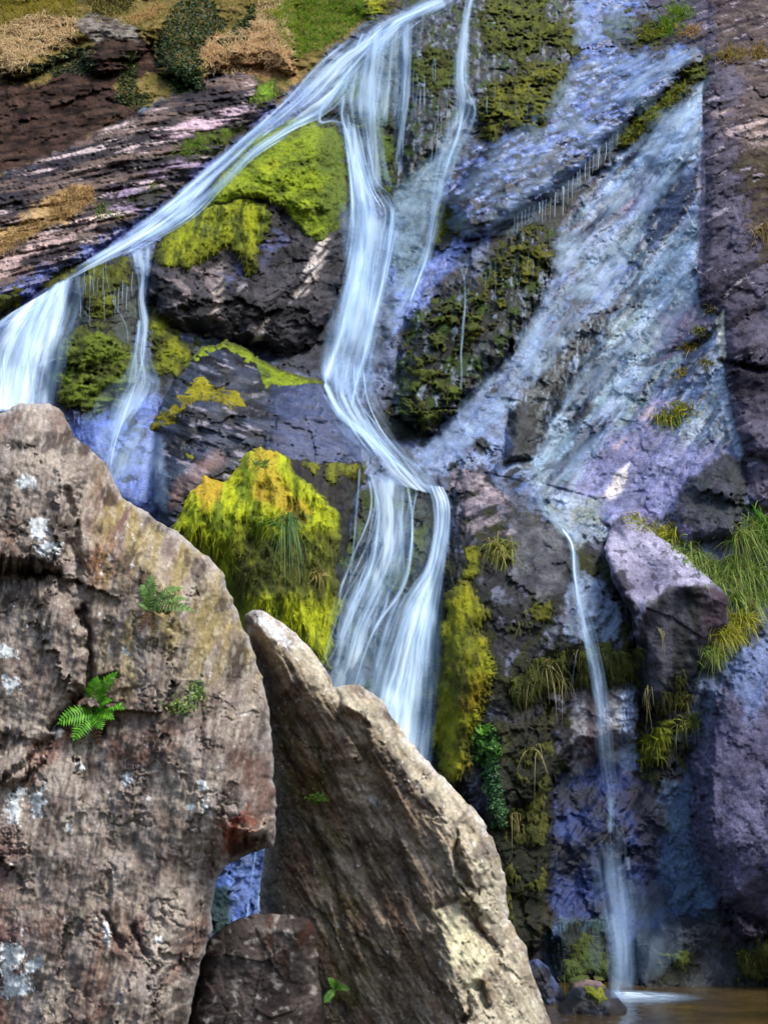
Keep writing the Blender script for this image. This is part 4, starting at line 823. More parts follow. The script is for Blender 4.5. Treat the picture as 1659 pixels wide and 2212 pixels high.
def hump_col(c, px, py, u, v, sl):
    c = cmix(c, srgb(196, 160, 58), sstep(24, 0, pdist([(425, 1040), (450, 1050)], px, py) - 18 + 30 * N60[sl]) * .85)
    c = cmix(c, srgb(192, 160, 62), sstep(24, 0, pdist([(575, 985), (580, 1060), (640, 1100)], px, py) - 14 + 30 * N60[sl]) * .7)
    dk = sstep(1120, 1190, py + 30 * N60[sl]) * sstep(490, 520, px) * sstep(1330, 1270, py + 26 * N60[sl])  # shaded underside of the hump, painted as darker moss
    return cmix(c, srgb(44, 50, 18), dk * .95 * sstep(-.8, -.1, fbm(u * 8, v * 1.2, 4, 1777)))
rock_moss(K3, [(365, 1150), (390, 1065), (440, 1018), (485, 1030), (498, 1000), (520, 968), (590, 950), (625, 1000), (660, 1040), (700, 1080), (735, 1110), (735, 1190), (720, 1240), (740, 1300), (720, 1345), (714, 1440), (640, 1425), (515, 1350), (465, 1232)], .30, MY, (104, 126, 20), e=10, w=12, streak=2.4, hang=.8, c3=(164, 174, 26), extra=hump_col)
rock_moss(K3, [(650, 1000), (700, 985), (785, 1002), (785, 1040), (740, 1035), (720, 1050), (690, 1040), (665, 1050)], .14, (118, 122, 26), (46, 50, 22), e=10, w=12, thr=-.2, streak=2.4, hang=.8)
rock_moss(K5, [(1255, 2125), (1300, 2130), (1320, 2160), (1300, 2170), (1265, 2150)], .05, MO, MD, e=6, w=6)
rock_moss(K4, [(1410, 1440), (1450, 1400), (1500, 1420), (1470, 1500), (1440, 1540), (1385, 1520), (1380, 1470)], .06, (70, 74, 26), (40, 42, 26), e=20, w=18, thr=-.05, streak=3, hang=.5)
# moss growing on the face, each patch by itself
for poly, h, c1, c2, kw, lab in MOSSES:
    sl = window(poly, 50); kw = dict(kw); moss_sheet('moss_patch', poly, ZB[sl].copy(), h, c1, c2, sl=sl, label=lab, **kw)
def minf(a, n):
    for ax in (0, 1):
        b = a.copy()
        for k_ in range(1, n + 1):
            b = np.minimum(b, np.minimum(np.roll(a, k_, ax), np.roll(a, -k_, ax)))
        a = b
    return a
ZS = blur(minf(ZB, 2), 4, 1)

# ------------------------------------------------------------------ falling water
def crom(pts, n):
    p = np.asarray(pts, np.float64); d = np.r_[0, np.cumsum(np.sqrt((np.diff(p[:, :2], axis=0) ** 2).sum(1)))]
    P = np.vstack([2 * p[0] - p[1], p, 2 * p[-1] - p[-2]]); t = np.linspace(0, d[-1], n)
    i = np.clip(np.searchsorted(d, t, side='right') - 1, 0, len(p) - 2); u = ((t - d[i]) / (d[i + 1] - d[i]))[:, None]
    a, b, c, e = P[i], P[i + 1], P[i + 2], P[i + 3]
    return .5 * (2 * b + (c - a) * u + (2 * a - 5 * b + 4 * c - e) * u ** 2 + (3 * b - a - 3 * c + e) * u ** 3), d[-1]
class Sheet:
    def __init__(s): s.parts = []; s.kind = 'veil'
    def add(s, left, right, a0=.9, lo=.25, off=.06, fs=7., ft=130., fade=(.03, .05), edge=.25, fall=True, puff=.05, thr=.0, seed=None, mod=None, gaps=0.):
        nt_ = 0
        _, L1 = crom(left, 3); _, L2 = crom(right, 3); nt_ = max(12, int(max(L1, L2) / 4.5))
        A, _ = crom(left, nt_); B, _ = crom(right, nt_)
        if s.kind == 'veil': C_ = (A - B) * .16; A = A + C_; B = B - C_
        wd = np.sqrt(((A - B) ** 2).sum(1)); ns = int(np.clip(wd.max() / 2.0, 5, 90))
        q_ = np.linspace(0, 1, ns)[None, :]; t = np.linspace(0, 1, nt_)[:, None]
        px = A[:, :1] + (B[:, :1] - A[:, :1]) * q_; py = A[:, 1:2] + (B[:, 1:2] - A[:, 1:2]) * q_
        _sh[0] += 1; sd = seed or 2000 + _sh[0] * 11
        TL = t * max(L1, L2); W = wd.mean()
        Y = np.minimum(sample(ZS, px, py), sample(ZB, px, py)).astype(np.float64)
        if fall:
            Y = np.minimum.accumulate(Y + TL * .0015, 0) - TL * .0015
        k_ = 3
        Yp = np.pad(Y, ((k_, k_), (0, 0)), 'edge'); Y = sum(Yp[i:i + nt_] for i in range(2 * k_ + 1)) / (2 * k_ + 1)
        Y = np.minimum(Y, np.minimum(sample(ZS, px, py), sample(ZB, px, py)) + .02)
        n1 = fbm((q_ * W + 5 * fbm(TL / 200 + 0 * q_, q_ * 2 + 0 * TL, 2, sd + 3)) / fs, TL / ft + q_ * .3, 4, sd, .6)
        n2 = fbm(q_ * W / (fs * 3.2) + .15 * np.sin(TL / 40), TL / (ft * 1.5), 2, sd + 5)
        st = sstep(thr - .8, thr + .6, n1 + .7 * n2)
        a = a0 * (lo + (1 - lo) * st)
        es = np.minimum(q_, 1 - q_) / max(edge * 1.5, 1e-3) + .22 * n2 + .18 * n1
        a = a * sstep(0, 1, es) * sstep(0, fade[0] + 1e-4, t * (1 + .5 * n1)) * sstep(0, fade[1] + 1e-4, (1 - t) * (1 + .7 * n1))
        if gaps: a = a * (1 - gaps * sstep(.0, .35, fbm(q_ * W / 26 + .2 * np.sin(TL / 60), TL / 150, 3, sd + 8) - .25 * (t > .6)))
        if mod: a = a * np.interp(t, [m_[0] for m_ in mod], [m_[1] for m_ in mod])
        Y = Y - off - puff * np.sin(np.pi * q_) - .03 * n1
        f = grid_faces(nt_, ns).reshape(-1, 4)
        af = np.clip(a, 0, 1).ravel(); keep = af[f].max(1) > .03
        if keep.sum() > 3: s.parts.append((s.kind,) + compact(world_pt(px, py, Y).reshape(-1, 3), f[keep], {'alpha': af}))
        s.kind = 'veil'
        return s
    def line(s, pts, a0=.9, **kw):
        """a strand given by its centre line and half width"""
        p = np.asarray(pts, np.float64); tg = np.gradient(p[:, :2], axis=0); tg /= np.sqrt((tg ** 2).sum(1))[:, None] + 1e-9
        nr = np.stack([-tg[:, 1], tg[:, 0]], 1); kw.setdefault('edge', .5); kw.setdefault('lo', .5); kw.setdefault('puff', .02); s.kind = 'strand'
        return s.add(p[:, :2] + nr * p[:, 2:3], p[:, :2] - nr * p[:, 2:3], a0, **kw)
    def braid(s, left, right, n, a=(.35, .8), hw=(2.5, 6), fall=True, off=.09, span=(.35, 1.0), wander=.12, seed=1):
        rr_ = random.Random(seed); A, _ = crom(left, 24); B, _ = crom(right, 24)
        for i in range(n):
            s0 = (i + rr_.uniform(.1, .9)) / n; ph = rr_.uniform(0, 50); ln = rr_.uniform(*span); t0 = rr_.uniform(0, 1 - ln) if ln < 1 else 0
            j0, j1 = int(t0 * 23), min(23, int((t0 + ln) * 23)); k_ = np.arange(j0, j1 + 1)
            if len(k_) < 5: continue
            tt = k_ / 23.0; so = np.clip(s0 + wander * np.array([math.sin(ph + 5 * x) * .7 + math.sin(ph * 2 + 11 * x) * .3 for x in tt]), -.08, 1.08)
            c = A[k_, :2] + (B[k_, :2] - A[k_, :2]) * so[:, None]; h = rr_.uniform(*hw) * (.7 + .5 * np.abs(np.sin(ph + 3 * tt)))
            s.line(np.column_stack([c, h])[::2], rr_.uniform(*a), fall=fall, off=off, fade=(.12, .15), fs=8, lo=.4)
    def build(s, name, label, group=None, cat='waterfall'):
        if len(s.parts) == 1:
            _, co, f, at = s.parts[0]
            return tag(link(name, mesh_np(name, co, f, at), M_WATER), label, cat, group)
        e = bpy.data.objects.new(name, None); COL.objects.link(e); foot = s.parts[0][1]; e.location = foot[foot[:, 2].argmin()]
        for kd, co, f, at in s.parts: link(kd, mesh_np(kd, co - np.array(e.location), f, at), M_WATER, e)
        return tag(e, label, cat, group)
# -- long stream sliding down to the left, and the fan it ends in
w = Sheet()
w.add([(960, -30), (890, 12), (800, 52), (742, 95), (690, 140), (640, 190), (590, 232), (540, 282), (470, 345), (400, 410), (330, 465), (270, 515), (200, 556), (120, 612), (40, 668), (-60, 730)],
      [(1000, -10), (950, 22), (890, 52), (845, 100), (790, 150), (745, 215), (690, 262), (620, 285), (540, 335), (480, 400), (425, 460), (340, 510), (280, 546), (200, 580), (160, 600), (60, 700)],   .82, .25, .08, 17, 260, (.0, .03), .42, False, thr=.0, gaps=.75)
w.braid([(960, -30), (890, 12), (800, 52), (742, 95), (690, 140), (640, 190), (590, 232), (540, 282), (470, 345), (400, 410), (330, 465), (270, 515), (200, 556), (120, 612)], [(1000, -10), (950, 22), (890, 52), (845, 100), (790, 150), (745, 225), (690, 268), (620, 295), (540, 350), (480, 412), (425, 470), (340, 520), (280, 552), (200, 590)], 16, (.35, .8), (3, 7), False, .08, (.25, .6), .1, 5)
for pts, a in [([(900, 20, 16), (840, 60, 14), (770, 105, 12), (700, 165, 12), (640, 225, 10), (560, 290, 10), (470, 375, 12), (390, 440, 14), (320, 490, 12), (250, 530, 9), (180, 572, 8)], .85),
               ([(800, 100, 8), (745, 165, 8), (700, 230, 8), (640, 270, 10), (560, 320, 12), (500, 375, 14), (440, 430, 16), (370, 480, 14), (300, 525, 10)], .8),
               ([(760, 80, 7), (690, 140, 7), (640, 195, 7), (600, 235, 6), (530, 300, 8), (450, 370, 10), (380, 430, 12)], .7), ([(960, 0, 26), (900, 25, 22), (850, 55, 18), (820, 85, 14)], .85),
               ([(700, 215, 5), (690, 262, 8), (720, 262, 6), (745, 268, 6)], .6)]:
    w.line(pts, a, fall=False, fs=5)
w.build('waterfall', 'long white stream sliding diagonally from the top middle to the left edge')
w = Sheet()
w.add([(30, 672), (-20, 720), (-60, 790), (-80, 900)], [(162, 592), (158, 650), (138, 720), (120, 775), (105, 880)], .85, .4, .08, 18, 180, (.0, .03), .2)
w.add([(100, 620), (60, 680), (30, 760), (5, 880)], [(160, 595), (140, 650), (110, 720), (85, 800), (70, 880)], .6, .2, .14, 12, 160, (.02, .03), .4)
w.braid([(20, 680), (-30, 740), (-60, 800), (-70, 880)], [(158, 600), (140, 680), (120, 760), (108, 875)], 16, (.3, .75), (2, 5), True, .16, (.5, 1.0), .05, 6)
w.line([(110, 640, 5), (85, 700, 6), (62, 770, 6), (45, 870, 7)], .8); w.line([(80, 660, 9), (40, 720, 10), (10, 800, 12), (-8, 880, 14)], .85)
w.line([(122, 775, 3), (95, 785, 4), (80, 800, 4), (72, 868, 5)], .7); w.line([(62, 795, 3), (56, 830, 4), (50, 870, 4)], .7)
w.build('waterfall', 'wide white fan of water dropping at the left edge behind the brown boulder')
w = Sheet()
w.add([(270, 545), (298, 600), (296, 650), (300, 700), (285, 750), (275, 800), (240, 850), (225, 940), (225, 1030)], [(332, 520), (328, 570), (318, 640), (326, 700), (325, 770), (345, 830), (320, 880), (275, 930), (240, 1020)], .42, .3, .06, 9, 150, (.02, .15), .35)
w.line([(318, 530, 9), (318, 570, 8), (308, 630, 7), (313, 690, 7), (314, 740, 6), (308, 785, 5), (290, 840, 4), (268, 900, 4), (248, 960, 4), (236, 1020, 3)], .9)
w.line([(290, 545, 4), (300, 600, 4), (303, 650, 4)], .7); w.line([(302, 690, 5), (296, 750, 7), (280, 830, 6)], .5)
w.add([(270, 620), (255, 720), (215, 800), (180, 880), (170, 960)], [(340, 620), (345, 720), (355, 800), (350, 880), (330, 980)], .24, .85, .08, 60, 300, (.4, .4), .9, puff=.0)
w.build('waterfall', 'slim white branch fall dropping between mossy rocks left of the dark block')
w = Sheet()
w.line([(232, 548, 2), (230, 590, 2), (245, 650, 2), (272, 700, 2), (278, 740, 3)], .6)
w.line([(205, 565, 2), (203, 640, 2)], .4); w.line([(185, 575, 2), (180, 650, 2)], .4)
w.build('water_trickle', 'thread of water running through the moss between the two left falls', cat='trickle')
# -- central fall
w = Sheet()
w.add([(735, 195), (728, 250), (742, 300), (752, 360), (757, 430), (752, 520), (738, 600), (720, 690), (698, 770), (690, 830)],
      [(790, 190), (785, 260), (800, 330), (815, 400), (850, 435), (857, 480), (842, 560), (828, 640), (815, 720), (800, 800), (770, 890)][:11], .72, .4, .06, 24, 220, (.06, .05), .5, gaps=.6)
w.braid([(735, 230), (742, 300), (752, 360), (757, 430), (752, 520), (738, 600), (720, 690), (698, 770), (690, 830)], [(785, 230), (800, 330), (815, 400), (848, 435), (855, 480), (842, 560), (828, 640), (815, 720), (795, 820)], 18, (.35, .85), (2.5, 6), True, .12, (.3, .8), .1, 7)
w.add([(740, 268), (750, 340), (757, 420), (752, 520), (745, 600), (722, 680), (700, 770), (690, 820)], [(770, 262), (785, 340), (805, 420), (815, 520), (800, 600), (775, 680), (745, 770), (718, 840)], .8, .25, .10, 20, 200, (.03, .05), .5, gaps=.5)
w.line([(745, 200, 6), (738, 250, 6), (752, 300, 7), (762, 360, 11), (772, 430, 20), (782, 520, 28), (772, 600, 26), (750, 680, 18), (722, 760, 12), (705, 830, 7)], .8, fs=6)
w.line([(850, 445, 7), (842, 520, 13), (828, 600, 17), (808, 680, 16), (788, 760, 13), (768, 830, 10), (757, 885, 6)], .9, fs=9)
w.add([(745, 420), (745, 520), (735, 610), (718, 700), (705, 770)], [(850, 440), (850, 520), (838, 610), (820, 700), (800, 780)], .6, .5, .14, 26, 240, (.2, .25), .5); w.line([(820, 560, 5), (795, 660, 7), (760, 760, 6), (738, 850, 5)], .7); w.line([(820, 690, 4), (800, 780, 5), (782, 870, 4)], .6)
w.add([(690, 240), (700, 330), (715, 430), (712, 520), (695, 620), (672, 720), (650, 850)], [(830, 240), (850, 330), (890, 430), (895, 520), (880, 620), (860, 720), (820, 880)], .26, .85, .16, 80, 400, (.3, .3), .9, puff=.0)
w.build('waterfall', 'tall central white fall between the dark block and the mossy wall')
w = Sheet()
w.add([(775, 100), (745, 150), (730, 205), (735, 262)], [(892, 40), (890, 110), (884, 190), (872, 290)], .42, .25, .05, 9, 170, (.1, .25), .25)
w.add([(795, 60), (780, 140), (775, 230), (785, 330), (775, 420)], [(835, 55), (830, 140), (825, 240), (830, 330), (850, 420)], .45, .3, .06, 9, 200, (.05, .1), .3)
w.line([(822, 50, 7), (812, 120, 8), (800, 220, 8), (798, 330, 8), (800, 430, 8)], .5); w.line([(785, 70, 4), (760, 130, 4), (745, 200, 5)], .65)
w.add([(858, 50), (862, 120), (862, 200), (852, 280), (845, 390)], [(892, 42), (888, 120), (884, 200), (874, 280), (868, 390)], .5, .15, .06, 6, 200, (.03, .3), .3)
w.line([(876, 50, 6), (874, 110, 5), (874, 190, 5), (870, 250, 4), (860, 340, 3)], .8)
w.build('waterfall', 'veil of fine white strands dropping from the upper lip above the central fall')
# -- channel and the last drop
w = Sheet()
w.add([(692, 780), (700, 850), (735, 920), (775, 970), (796, 1012), (830, 1040)], [(790, 770), (800, 850), (835, 920), (885, 985), (945, 1044), (972, 1080)], .85, .35, .07, 18, 180, (.06, .02), .5, False, gaps=.5)
w.braid([(696, 760), (702, 850), (740, 922), (780, 975), (798, 1012)], [(785, 740), (795, 850), (832, 922), (882, 988), (945, 1046)], 13, (.4, .8), (3, 6), False, .1, (.5, 1.0), .1, 8)
w.line([(700, 825, 8), (735, 890, 12), (790, 940, 14), (850, 995, 12), (905, 1040, 10), (945, 1058, 9)], .85, fall=False)
w.add([(925, 1046), (938, 1090), (938, 1150), (920, 1230), (868, 1300), (832, 1390), (806, 1470), (786, 1560), (760, 1750), (740, 1950), (730, 2140)], [(958, 1050), (975, 1090), (973, 1150), (958, 1230), (945, 1320), (937, 1420), (925, 1540), (915, 1640), (900, 1800), (890, 1980), (885, 2140)], .92, .5, .12, 18, 240, (.0, .0), .28)
w.braid([(925, 1046), (938, 1090), (938, 1150), (915, 1230), (862, 1300), (825, 1390), (800, 1470), (785, 1560)], [(958, 1050), (972, 1090), (970, 1150), (956, 1230), (943, 1320), (935, 1420), (925, 1520), (912, 1620)], 10, (.35, .75), (3, 6), True, .2, (.5, 1.0), .08, 9)
w.braid([(785, 1000), (800, 1080), (785, 1160), (755, 1250), (725, 1330), (695, 1430), (685, 1480)], [(900, 1040), (893, 1120), (888, 1220), (862, 1300), (825, 1380), (800, 1480)], 18, (.25, .7), (2, 5), True, .08, (.3, .9), .14, 10)
w.add([(900, 1260), (858, 1360), (825, 1450), (800, 1560), (770, 1850), (750, 2140)], [(950, 1240), (938, 1340), (930, 1450), (912, 1640), (895, 1900), (880, 2140)], .75, .3, .22, 14, 220, (.1, .0), .35)
w.add([(790, 1000), (806, 1080), (800, 1160), (775, 1250), (740, 1330), (705, 1430), (690, 1480), (660, 1750), (640, 2140)], [(900, 1040), (893, 1120), (888, 1220), (862, 1300), (825, 1380), (800, 1480), (790, 1550), (770, 1800), (750, 2140)], .62, .3, .06, 22, 200, (.03, .05), .4, gaps=.6)
for pts, a in [([(800, 1015, 8), (818, 1090, 8), (814, 1160, 7), (800, 1230, 6), (760, 1310, 5), (725, 1400, 4), (705, 1440, 4)], .8), ([(835, 1030, 7), (842, 1100, 7), (838, 1180, 6), (815, 1270, 6), (775, 1360, 5), (755, 1440, 5)], .7), ([(880, 1045, 7), (890, 1110, 7), (888, 1190, 7), (868, 1270, 7), (815, 1350, 6), (785, 1420, 6), (765, 1490, 6)], .85),
               ([(778, 1010, 4), (772, 1090, 4), (764, 1180, 3), (756, 1260, 3)], .5), ([(800, 1200, 3), (745, 1290, 3), (720, 1360, 3), (700, 1425, 3)], .6), ([(860, 1290, 8), (835, 1360, 8), (812, 1450, 8)], .7), ([(950, 1060, 12), (958, 1110, 13), (952, 1180, 14), (930, 1260, 16), (905, 1360, 18), (880, 1480, 20), (868, 1580, 22)], .75)]:
    w.line(pts, a)
w.add([(740, 1000), (750, 1120), (720, 1250), (670, 1380), (650, 1500)], [(960, 1040), (1000, 1120), (985, 1250), (975, 1400), (960, 1600)], .24, .85, .1, 80, 400, (.3, .1), .9, puff=.0)
w.line([(586, 1760, 7), (574, 1860, 9), (560, 1940, 8), (548, 2050, 8)], .8); w.line([(560, 1780, 4), (548, 1870, 4), (536, 1960, 4), (528, 2040, 4)], .5)
w.build('waterfall', 'broad white lower fall pouring from the elbow down behind the leaning boulder')
# -- thin upper fall
w = Sheet()
w.add([(1005, -20), (995, 40), (985, 100), (980, 170), (985, 230), (960, 290), (935, 370), (925, 450), (915, 530), (890, 600), (862, 680)], [(1030, -20), (1018, 40), (1015, 100), (1015, 170), (1032, 245), (1010, 300), (985, 370), (960, 450), (940, 530), (915, 600), (880, 690)], .45, .25, .06, 8, 170, (.0, .2), .3)
w.line([(1022, -20, 5), (1008, 30, 6), (1002, 90, 9), (998, 150, 9), (1002, 220, 9), (990, 290, 8), (968, 350, 7), (950, 420, 6), (935, 480, 5), (925, 540, 4), (905, 600, 4), (880, 665, 3)], .85)
w.line([(1010, 200, 4), (1025, 235, 4), (1018, 270, 5), (1000, 310, 5)], .6); w.line([(985, 110, 4), (990, 180, 4)], .5)
w.build('waterfall', 'slender white fall at the top dropping over dark mossy ledges')
w = Sheet(); w.line([(996, 565, 5), (1003, 600, 4), (1004, 660, 3), (1000, 700, 4), (996, 760, 4), (997, 800, 3), (995, 850, 3)], .5); w.line([(992, 570, 2), (1003, 605, 2)], .6); w.line([(1010, 570, 2), (1003, 605, 2)], .6)
w.build('water_trickle', 'thin white water thread through the dark moss right of the central fall', cat='trickle')
# -- lower right fall
w = Sheet()
w.add([(1150, 1030), (1155, 1080), (1185, 1130), (1222, 1165)], [(1180, 1040), (1185, 1090), (1225, 1130), (1252, 1165)], .35, .4, .03, 8, 100, (.3, .1), .4, False)
w.line([(1212, 1140, 4), (1230, 1165, 5), (1238, 1190, 4), (1241, 1240, 5), (1248, 1290, 7), (1258, 1340, 11), (1272, 1390, 15), (1284, 1440, 16), (1292, 1490, 15), (1298, 1530, 15), (1301, 1560, 15), (1304, 1610, 17)], 1.0, off=.14, fade=(.02, .4), lo=.75)
w.add([(1226, 1180), (1236, 1280), (1250, 1360), (1268, 1450), (1280, 1560), (1292, 1680), (1296, 1780), (1295, 1860), (1300, 1950), (1318, 2060), (1322, 2155)], [(1248, 1180), (1262, 1280), (1290, 1370), (1306, 1450), (1318, 1560), (1332, 1680), (1350, 1780), (1362, 1860), (1368, 1950), (1372, 2060), (1374, 2155)], .5, .4, .15, 14, 260, (.02, .0), .45, mod=[(0, .8), (.4, .8), (.5, .4), (.6, .16), (.7, .4), (.85, .6), (1, .6)])
w.add([(1255, 1800), (1258, 1890), (1276, 1990), (1290, 2080), (1296, 2158)], [(1366, 1800), (1384, 1890), (1394, 1990), (1396, 2080), (1390, 2158)], .55, .85, .22, 30, 400, (.4, .0), .7)
w.add([(1280, 1840), (1294, 1930), (1308, 2010), (1314, 2090), (1316, 2158)], [(1356, 1840), (1366, 1930), (1372, 2010), (1374, 2090), (1374, 2158)], .55, .8, .28, 30, 400, (.4, .0), .66)
w.line([(1318, 1720, 10), (1318, 1800, 8)], .3)
w.line([(1235, 1480, 3), (1240, 1440, 2), (1245, 1410, 2)], .35); w.line([(1355, 1850, 8), (1358, 1880, 8)], .35)
w.build('waterfall', 'thin bluish fall dropping into the brown pool at the lower right')
w = Sheet()
w.add([(1285, 1830), (1225, 1900), (1200, 1980), (1215, 2060), (1260, 2150)], [(1345, 1820), (1350, 1900), (1345, 1980), (1345, 2060), (1345, 2150)], .26, .85, .06, 70, 300, (.6, .4), 1.0, puff=.0)
w.add([(1320, 1830), (1325, 1900), (1330, 1980), (1335, 2060), (1335, 2150)], [(1370, 1830), (1430, 1910), (1455, 1990), (1450, 2070), (1420, 2150)], .26, .85, .06, 70, 300, (.6, .4), 1.0, puff=.0)
w.build('spray', 'pale blue spray drifting beside the foot of the thin lower fall', cat='spray')
# -- film of water on the slabs
def film(poly, label, a0, ang, an, fr, thr, e=30):
    sl = window(poly, 40); px, py = PX[sl], PY[sl]; u, v = rot(U[sl], V[sl], ang); _sh[0] += 1; s = 3000 + _sh[0] * 7
    m = sstep(-e / 2, e / 2, sdf(poly, px, py) + wob(sl, 18))
    n = fbm(u * fr / an, v * fr, 5, s, .65); n2 = fbm(U[sl] * .8, V[sl] * .8, 3, s + 3)
    a = a0 * m * sstep(thr - .6, thr + .6, n * .8 + .6 * n2)
    ok = a > .05; any4 = ok[:-1, :-1] | ok[1:, :-1] | ok[1:, 1:] | ok[:-1, 1:]
    f = grid_faces(*px.shape)[any4]
    Y = np.minimum(ZS[sl], ZB[sl]) - .02 - .02 * a
    co, f, at = compact(world_pt(px, py, Y).reshape(-1, 3), f, {'alpha': np.clip(a, 0, 1).ravel()})
    tag(link('water_film', mesh_np('water_film', co, f, at), M_WATER), label, 'water film')
film([(1200, 520), (1300, 400), (1420, 255), (1522, 160), (1512, 330), (1420, 420), (1330, 620), (1200, 760), (1150, 850), (1130, 760), (1180, 620)], 'white water film streaking down the great right hand slab', .42, 58, 7, 3.2, .05)
film([(1330, 640), (1500, 480), (1500, 640), (1420, 800), (1230, 1040), (1140, 1030), (1200, 900)], 'faint water film on the middle of the great slab', .26, 58, 7, 3.5, .1)
film([(1000, 880), (1110, 760), (1180, 640), (1160, 800), (1100, 880), (930, 1020), (890, 990)], 'fine water veil running down left of the great slab', .34, 62, 7, 3.2, .0)
film([(1250, 130), (1390, 120), (1400, 220), (1260, 390), (1110, 500), (1010, 510), (960, 480), (1060, 320), (1170, 250)], 'rippled pale water film on the upper blue slab above the ledge', .26, 35, 2.4, 4.2, .05)
film([(1360, 160), (1480, 108), (1500, 120), (1400, 220), (1350, 240)], 'bright water film on the tilted top block of the ledge', .4, 35, 4, 4, .0)
film([(850, 420), (960, 320), (990, 330), (940, 470), (900, 640), (850, 720), (840, 600)], 'misty water film in the gully between the central and thin falls', .4, 70, 4, 2.5, .0)
film([(170, 870), (350, 850), (360, 1110), (240, 1060)], 'bluish water film on the slab below the slim branch fall', .42, 80, 6, 3, .05)
film([(1240, -40), (1370, -40), (1365, 80), (1245, 90)], 'blue water film at the top edge right of the mossy ledges', .3, 70, 4, 3, .0)
# -- threads dripping from ledges
def trickle(x, y, l, a=.5, hw=1.8):
    w = Sheet(); w.line([(x, y, hw), (x - 1 + random.uniform(-2, 2), y + l * .5, hw), (x - 2 + random.uniform(-3, 3), y + l, hw)], a, off=.05, fade=(.05, .3), lo=.7)
    return w
for i in range(26):
    t = i / 25; x = 1335 - 225 * t + random.uniform(-3, 3); y = float(np.interp(x, [1085, 1129, 1189, 1244, 1299, 1379], [490, 456, 426, 375, 315, 243]))
    trickle(x, y - 3, random.uniform(28, 75), random.uniform(.3, .65), random.uniform(1.3, 2.2)).build('water_trickle', 'thin water thread dripping off the diagonal ledge onto the great slab', 'threads dripping off the diagonal ledge', 'trickle')
for x, y, l in [(1292, 318, 48), (1216, 402, 66)]:
    w = Sheet(); w.line([(x, y, 6), (x + 1, y + 10, 3), (x - 1, y + l, 1.6)], .75, off=.05)
    w.build('water_trickle', 'brighter tapering thread at the ' + ('upper' if x > 1250 else 'lower') + ' end of the dripping ledge', 'threads dripping off the diagonal ledge', 'trickle')
for i in range(22):
    x = random.uniform(880, 990); y = random.uniform(120, 300)
    trickle(x, y, random.uniform(35, 90), random.uniform(.25, .5), 1.5).build('water_trickle', 'fine water thread on the dark rock between the two upper falls', 'threads between the upper falls', 'trickle')
for i in range(16):
    x = random.uniform(1040, 1220); y = random.uniform(80, 220)
    trickle(x, y, random.uniform(20, 55), random.uniform(.2, .4), 1.4).build('water_trickle', 'fine water thread on the mossy ledges right of the thin upper fall', 'threads on the upper mossy ledges', 'trickle')
for i in range(16):
    x = random.uniform(162, 290); y = random.uniform(575, 640)
    trickle(x, y, random.uniform(30, 80), random.uniform(.25, .5), 1.4).build('water_trickle', 'fine water thread hanging from the moss right of the left fan of water', 'threads under the left moss', 'trickle')
for i in range(12):
    x = random.uniform(1050, 1190); y = random.uniform(540, 640)
    trickle(x, y, random.uniform(20, 50), random.uniform(.2, .4), 1.3).build('water_trickle', 'fine water thread in the dark moss under the ledge', 'threads in the moss under the ledge', 'trickle')

# ------------------------------------------------------------------ pool and ground
def pool():
    m, nt, out = new_mat('pool_water'); L = nt.links.new
    geo = nd(nt, 'ShaderNodeNewGeometry')
    n1 = noise_node(nt, geo.outputs['Position'], .9, 4, .55); n2 = noise_node(nt, geo.outputs['Position'], 5, 3, .5)
    rp = nd(nt, 'ShaderNodeValToRGB'); e = rp.color_ramp.elements
    e[0].position = .35; e[0].color = (.018, .014, .007, 1); e[1].position = .65; e[1].color = (.075, .05, .018, 1)
    L(n1.outputs['Fac'], rp.inputs[0])
    bs = nd(nt, 'ShaderNodeBsdfPrincipled'); L(rp.outputs[0], bs.inputs['Base Color']); bs.inputs['Roughness'].default_value = .1
    bp = nd(nt, 'ShaderNodeBump'); bp.inputs['Strength'].default_value = .25; bp.inputs['Distance'].default_value = .05
    L(n2.outputs['Fac'], bp.inputs['Height']); L(bp.outputs[0], bs.inputs['Normal']); L(bs.outputs[0], out.inputs[0])
    x = np.linspace(-9, 14, 60); y = np.linspace(7.6, 19, 40); gx, gy = np.meshgrid(x, y)
    co = np.stack([gx, gy, .15 + 0 * gx], -1).reshape(-1, 3)
    tag(link('water', mesh_np('water', co, grid_faces(40, 60).reshape(-1, 4)), m), kind='structure')
    g = np.linspace(-1, 1, 160); ax = np.sign(g) * np.abs(g) ** 2.2 * 300; gx, gy = np.meshgrid(ax, ax + 4)
    hz = .12 * fbm(gx / 1.5, gy / 1.5, 4, 901) + .1
    inp = sstep(-10, -8, gx) * sstep(15, 13, gx) * sstep(7.4, 8.6, gy) * sstep(20, 18, gy); hz = hz - 1.0 * inp
    far = sstep(60, 200, np.sqrt(gx ** 2 + gy ** 2)); hz = hz - far * 3
    q = fbm(gx, gy, 5, 911)[..., None]; c = mixc(srgb(96, 88, 78), srgb(62, 58, 40), .5 + q)
    co = np.stack([gx, gy, hz], -1).reshape(-1, 3)
    tag(link('ground', mesh_np('ground', co, grid_faces(160, 160).reshape(-1, 4), {'Col': c.reshape(-1, 3).astype(F32), 'wet': np.zeros(160 * 160, F32)}), M_DRY), kind='structure')
pool()
def pool_pt(px, py, z=.155):
    a, b, c = ray(px, py); t = (z - CAMZ) / c; return np.array([a * t, b * t, z])
c0 = pool_pt(1348, 2152)
nr_, na_ = 26, 72
rr, aa = np.meshgrid(np.linspace(0, 1, nr_), np.linspace(0, 2 * np.pi, na_), indexing='ij')
ex = np.where(np.cos(aa) > 0, 1.0, .30) * rr; fx = c0[0] + .8 * ex * np.cos(aa); fyy = c0[1] - .05 + .55 * rr * np.sin(aa)
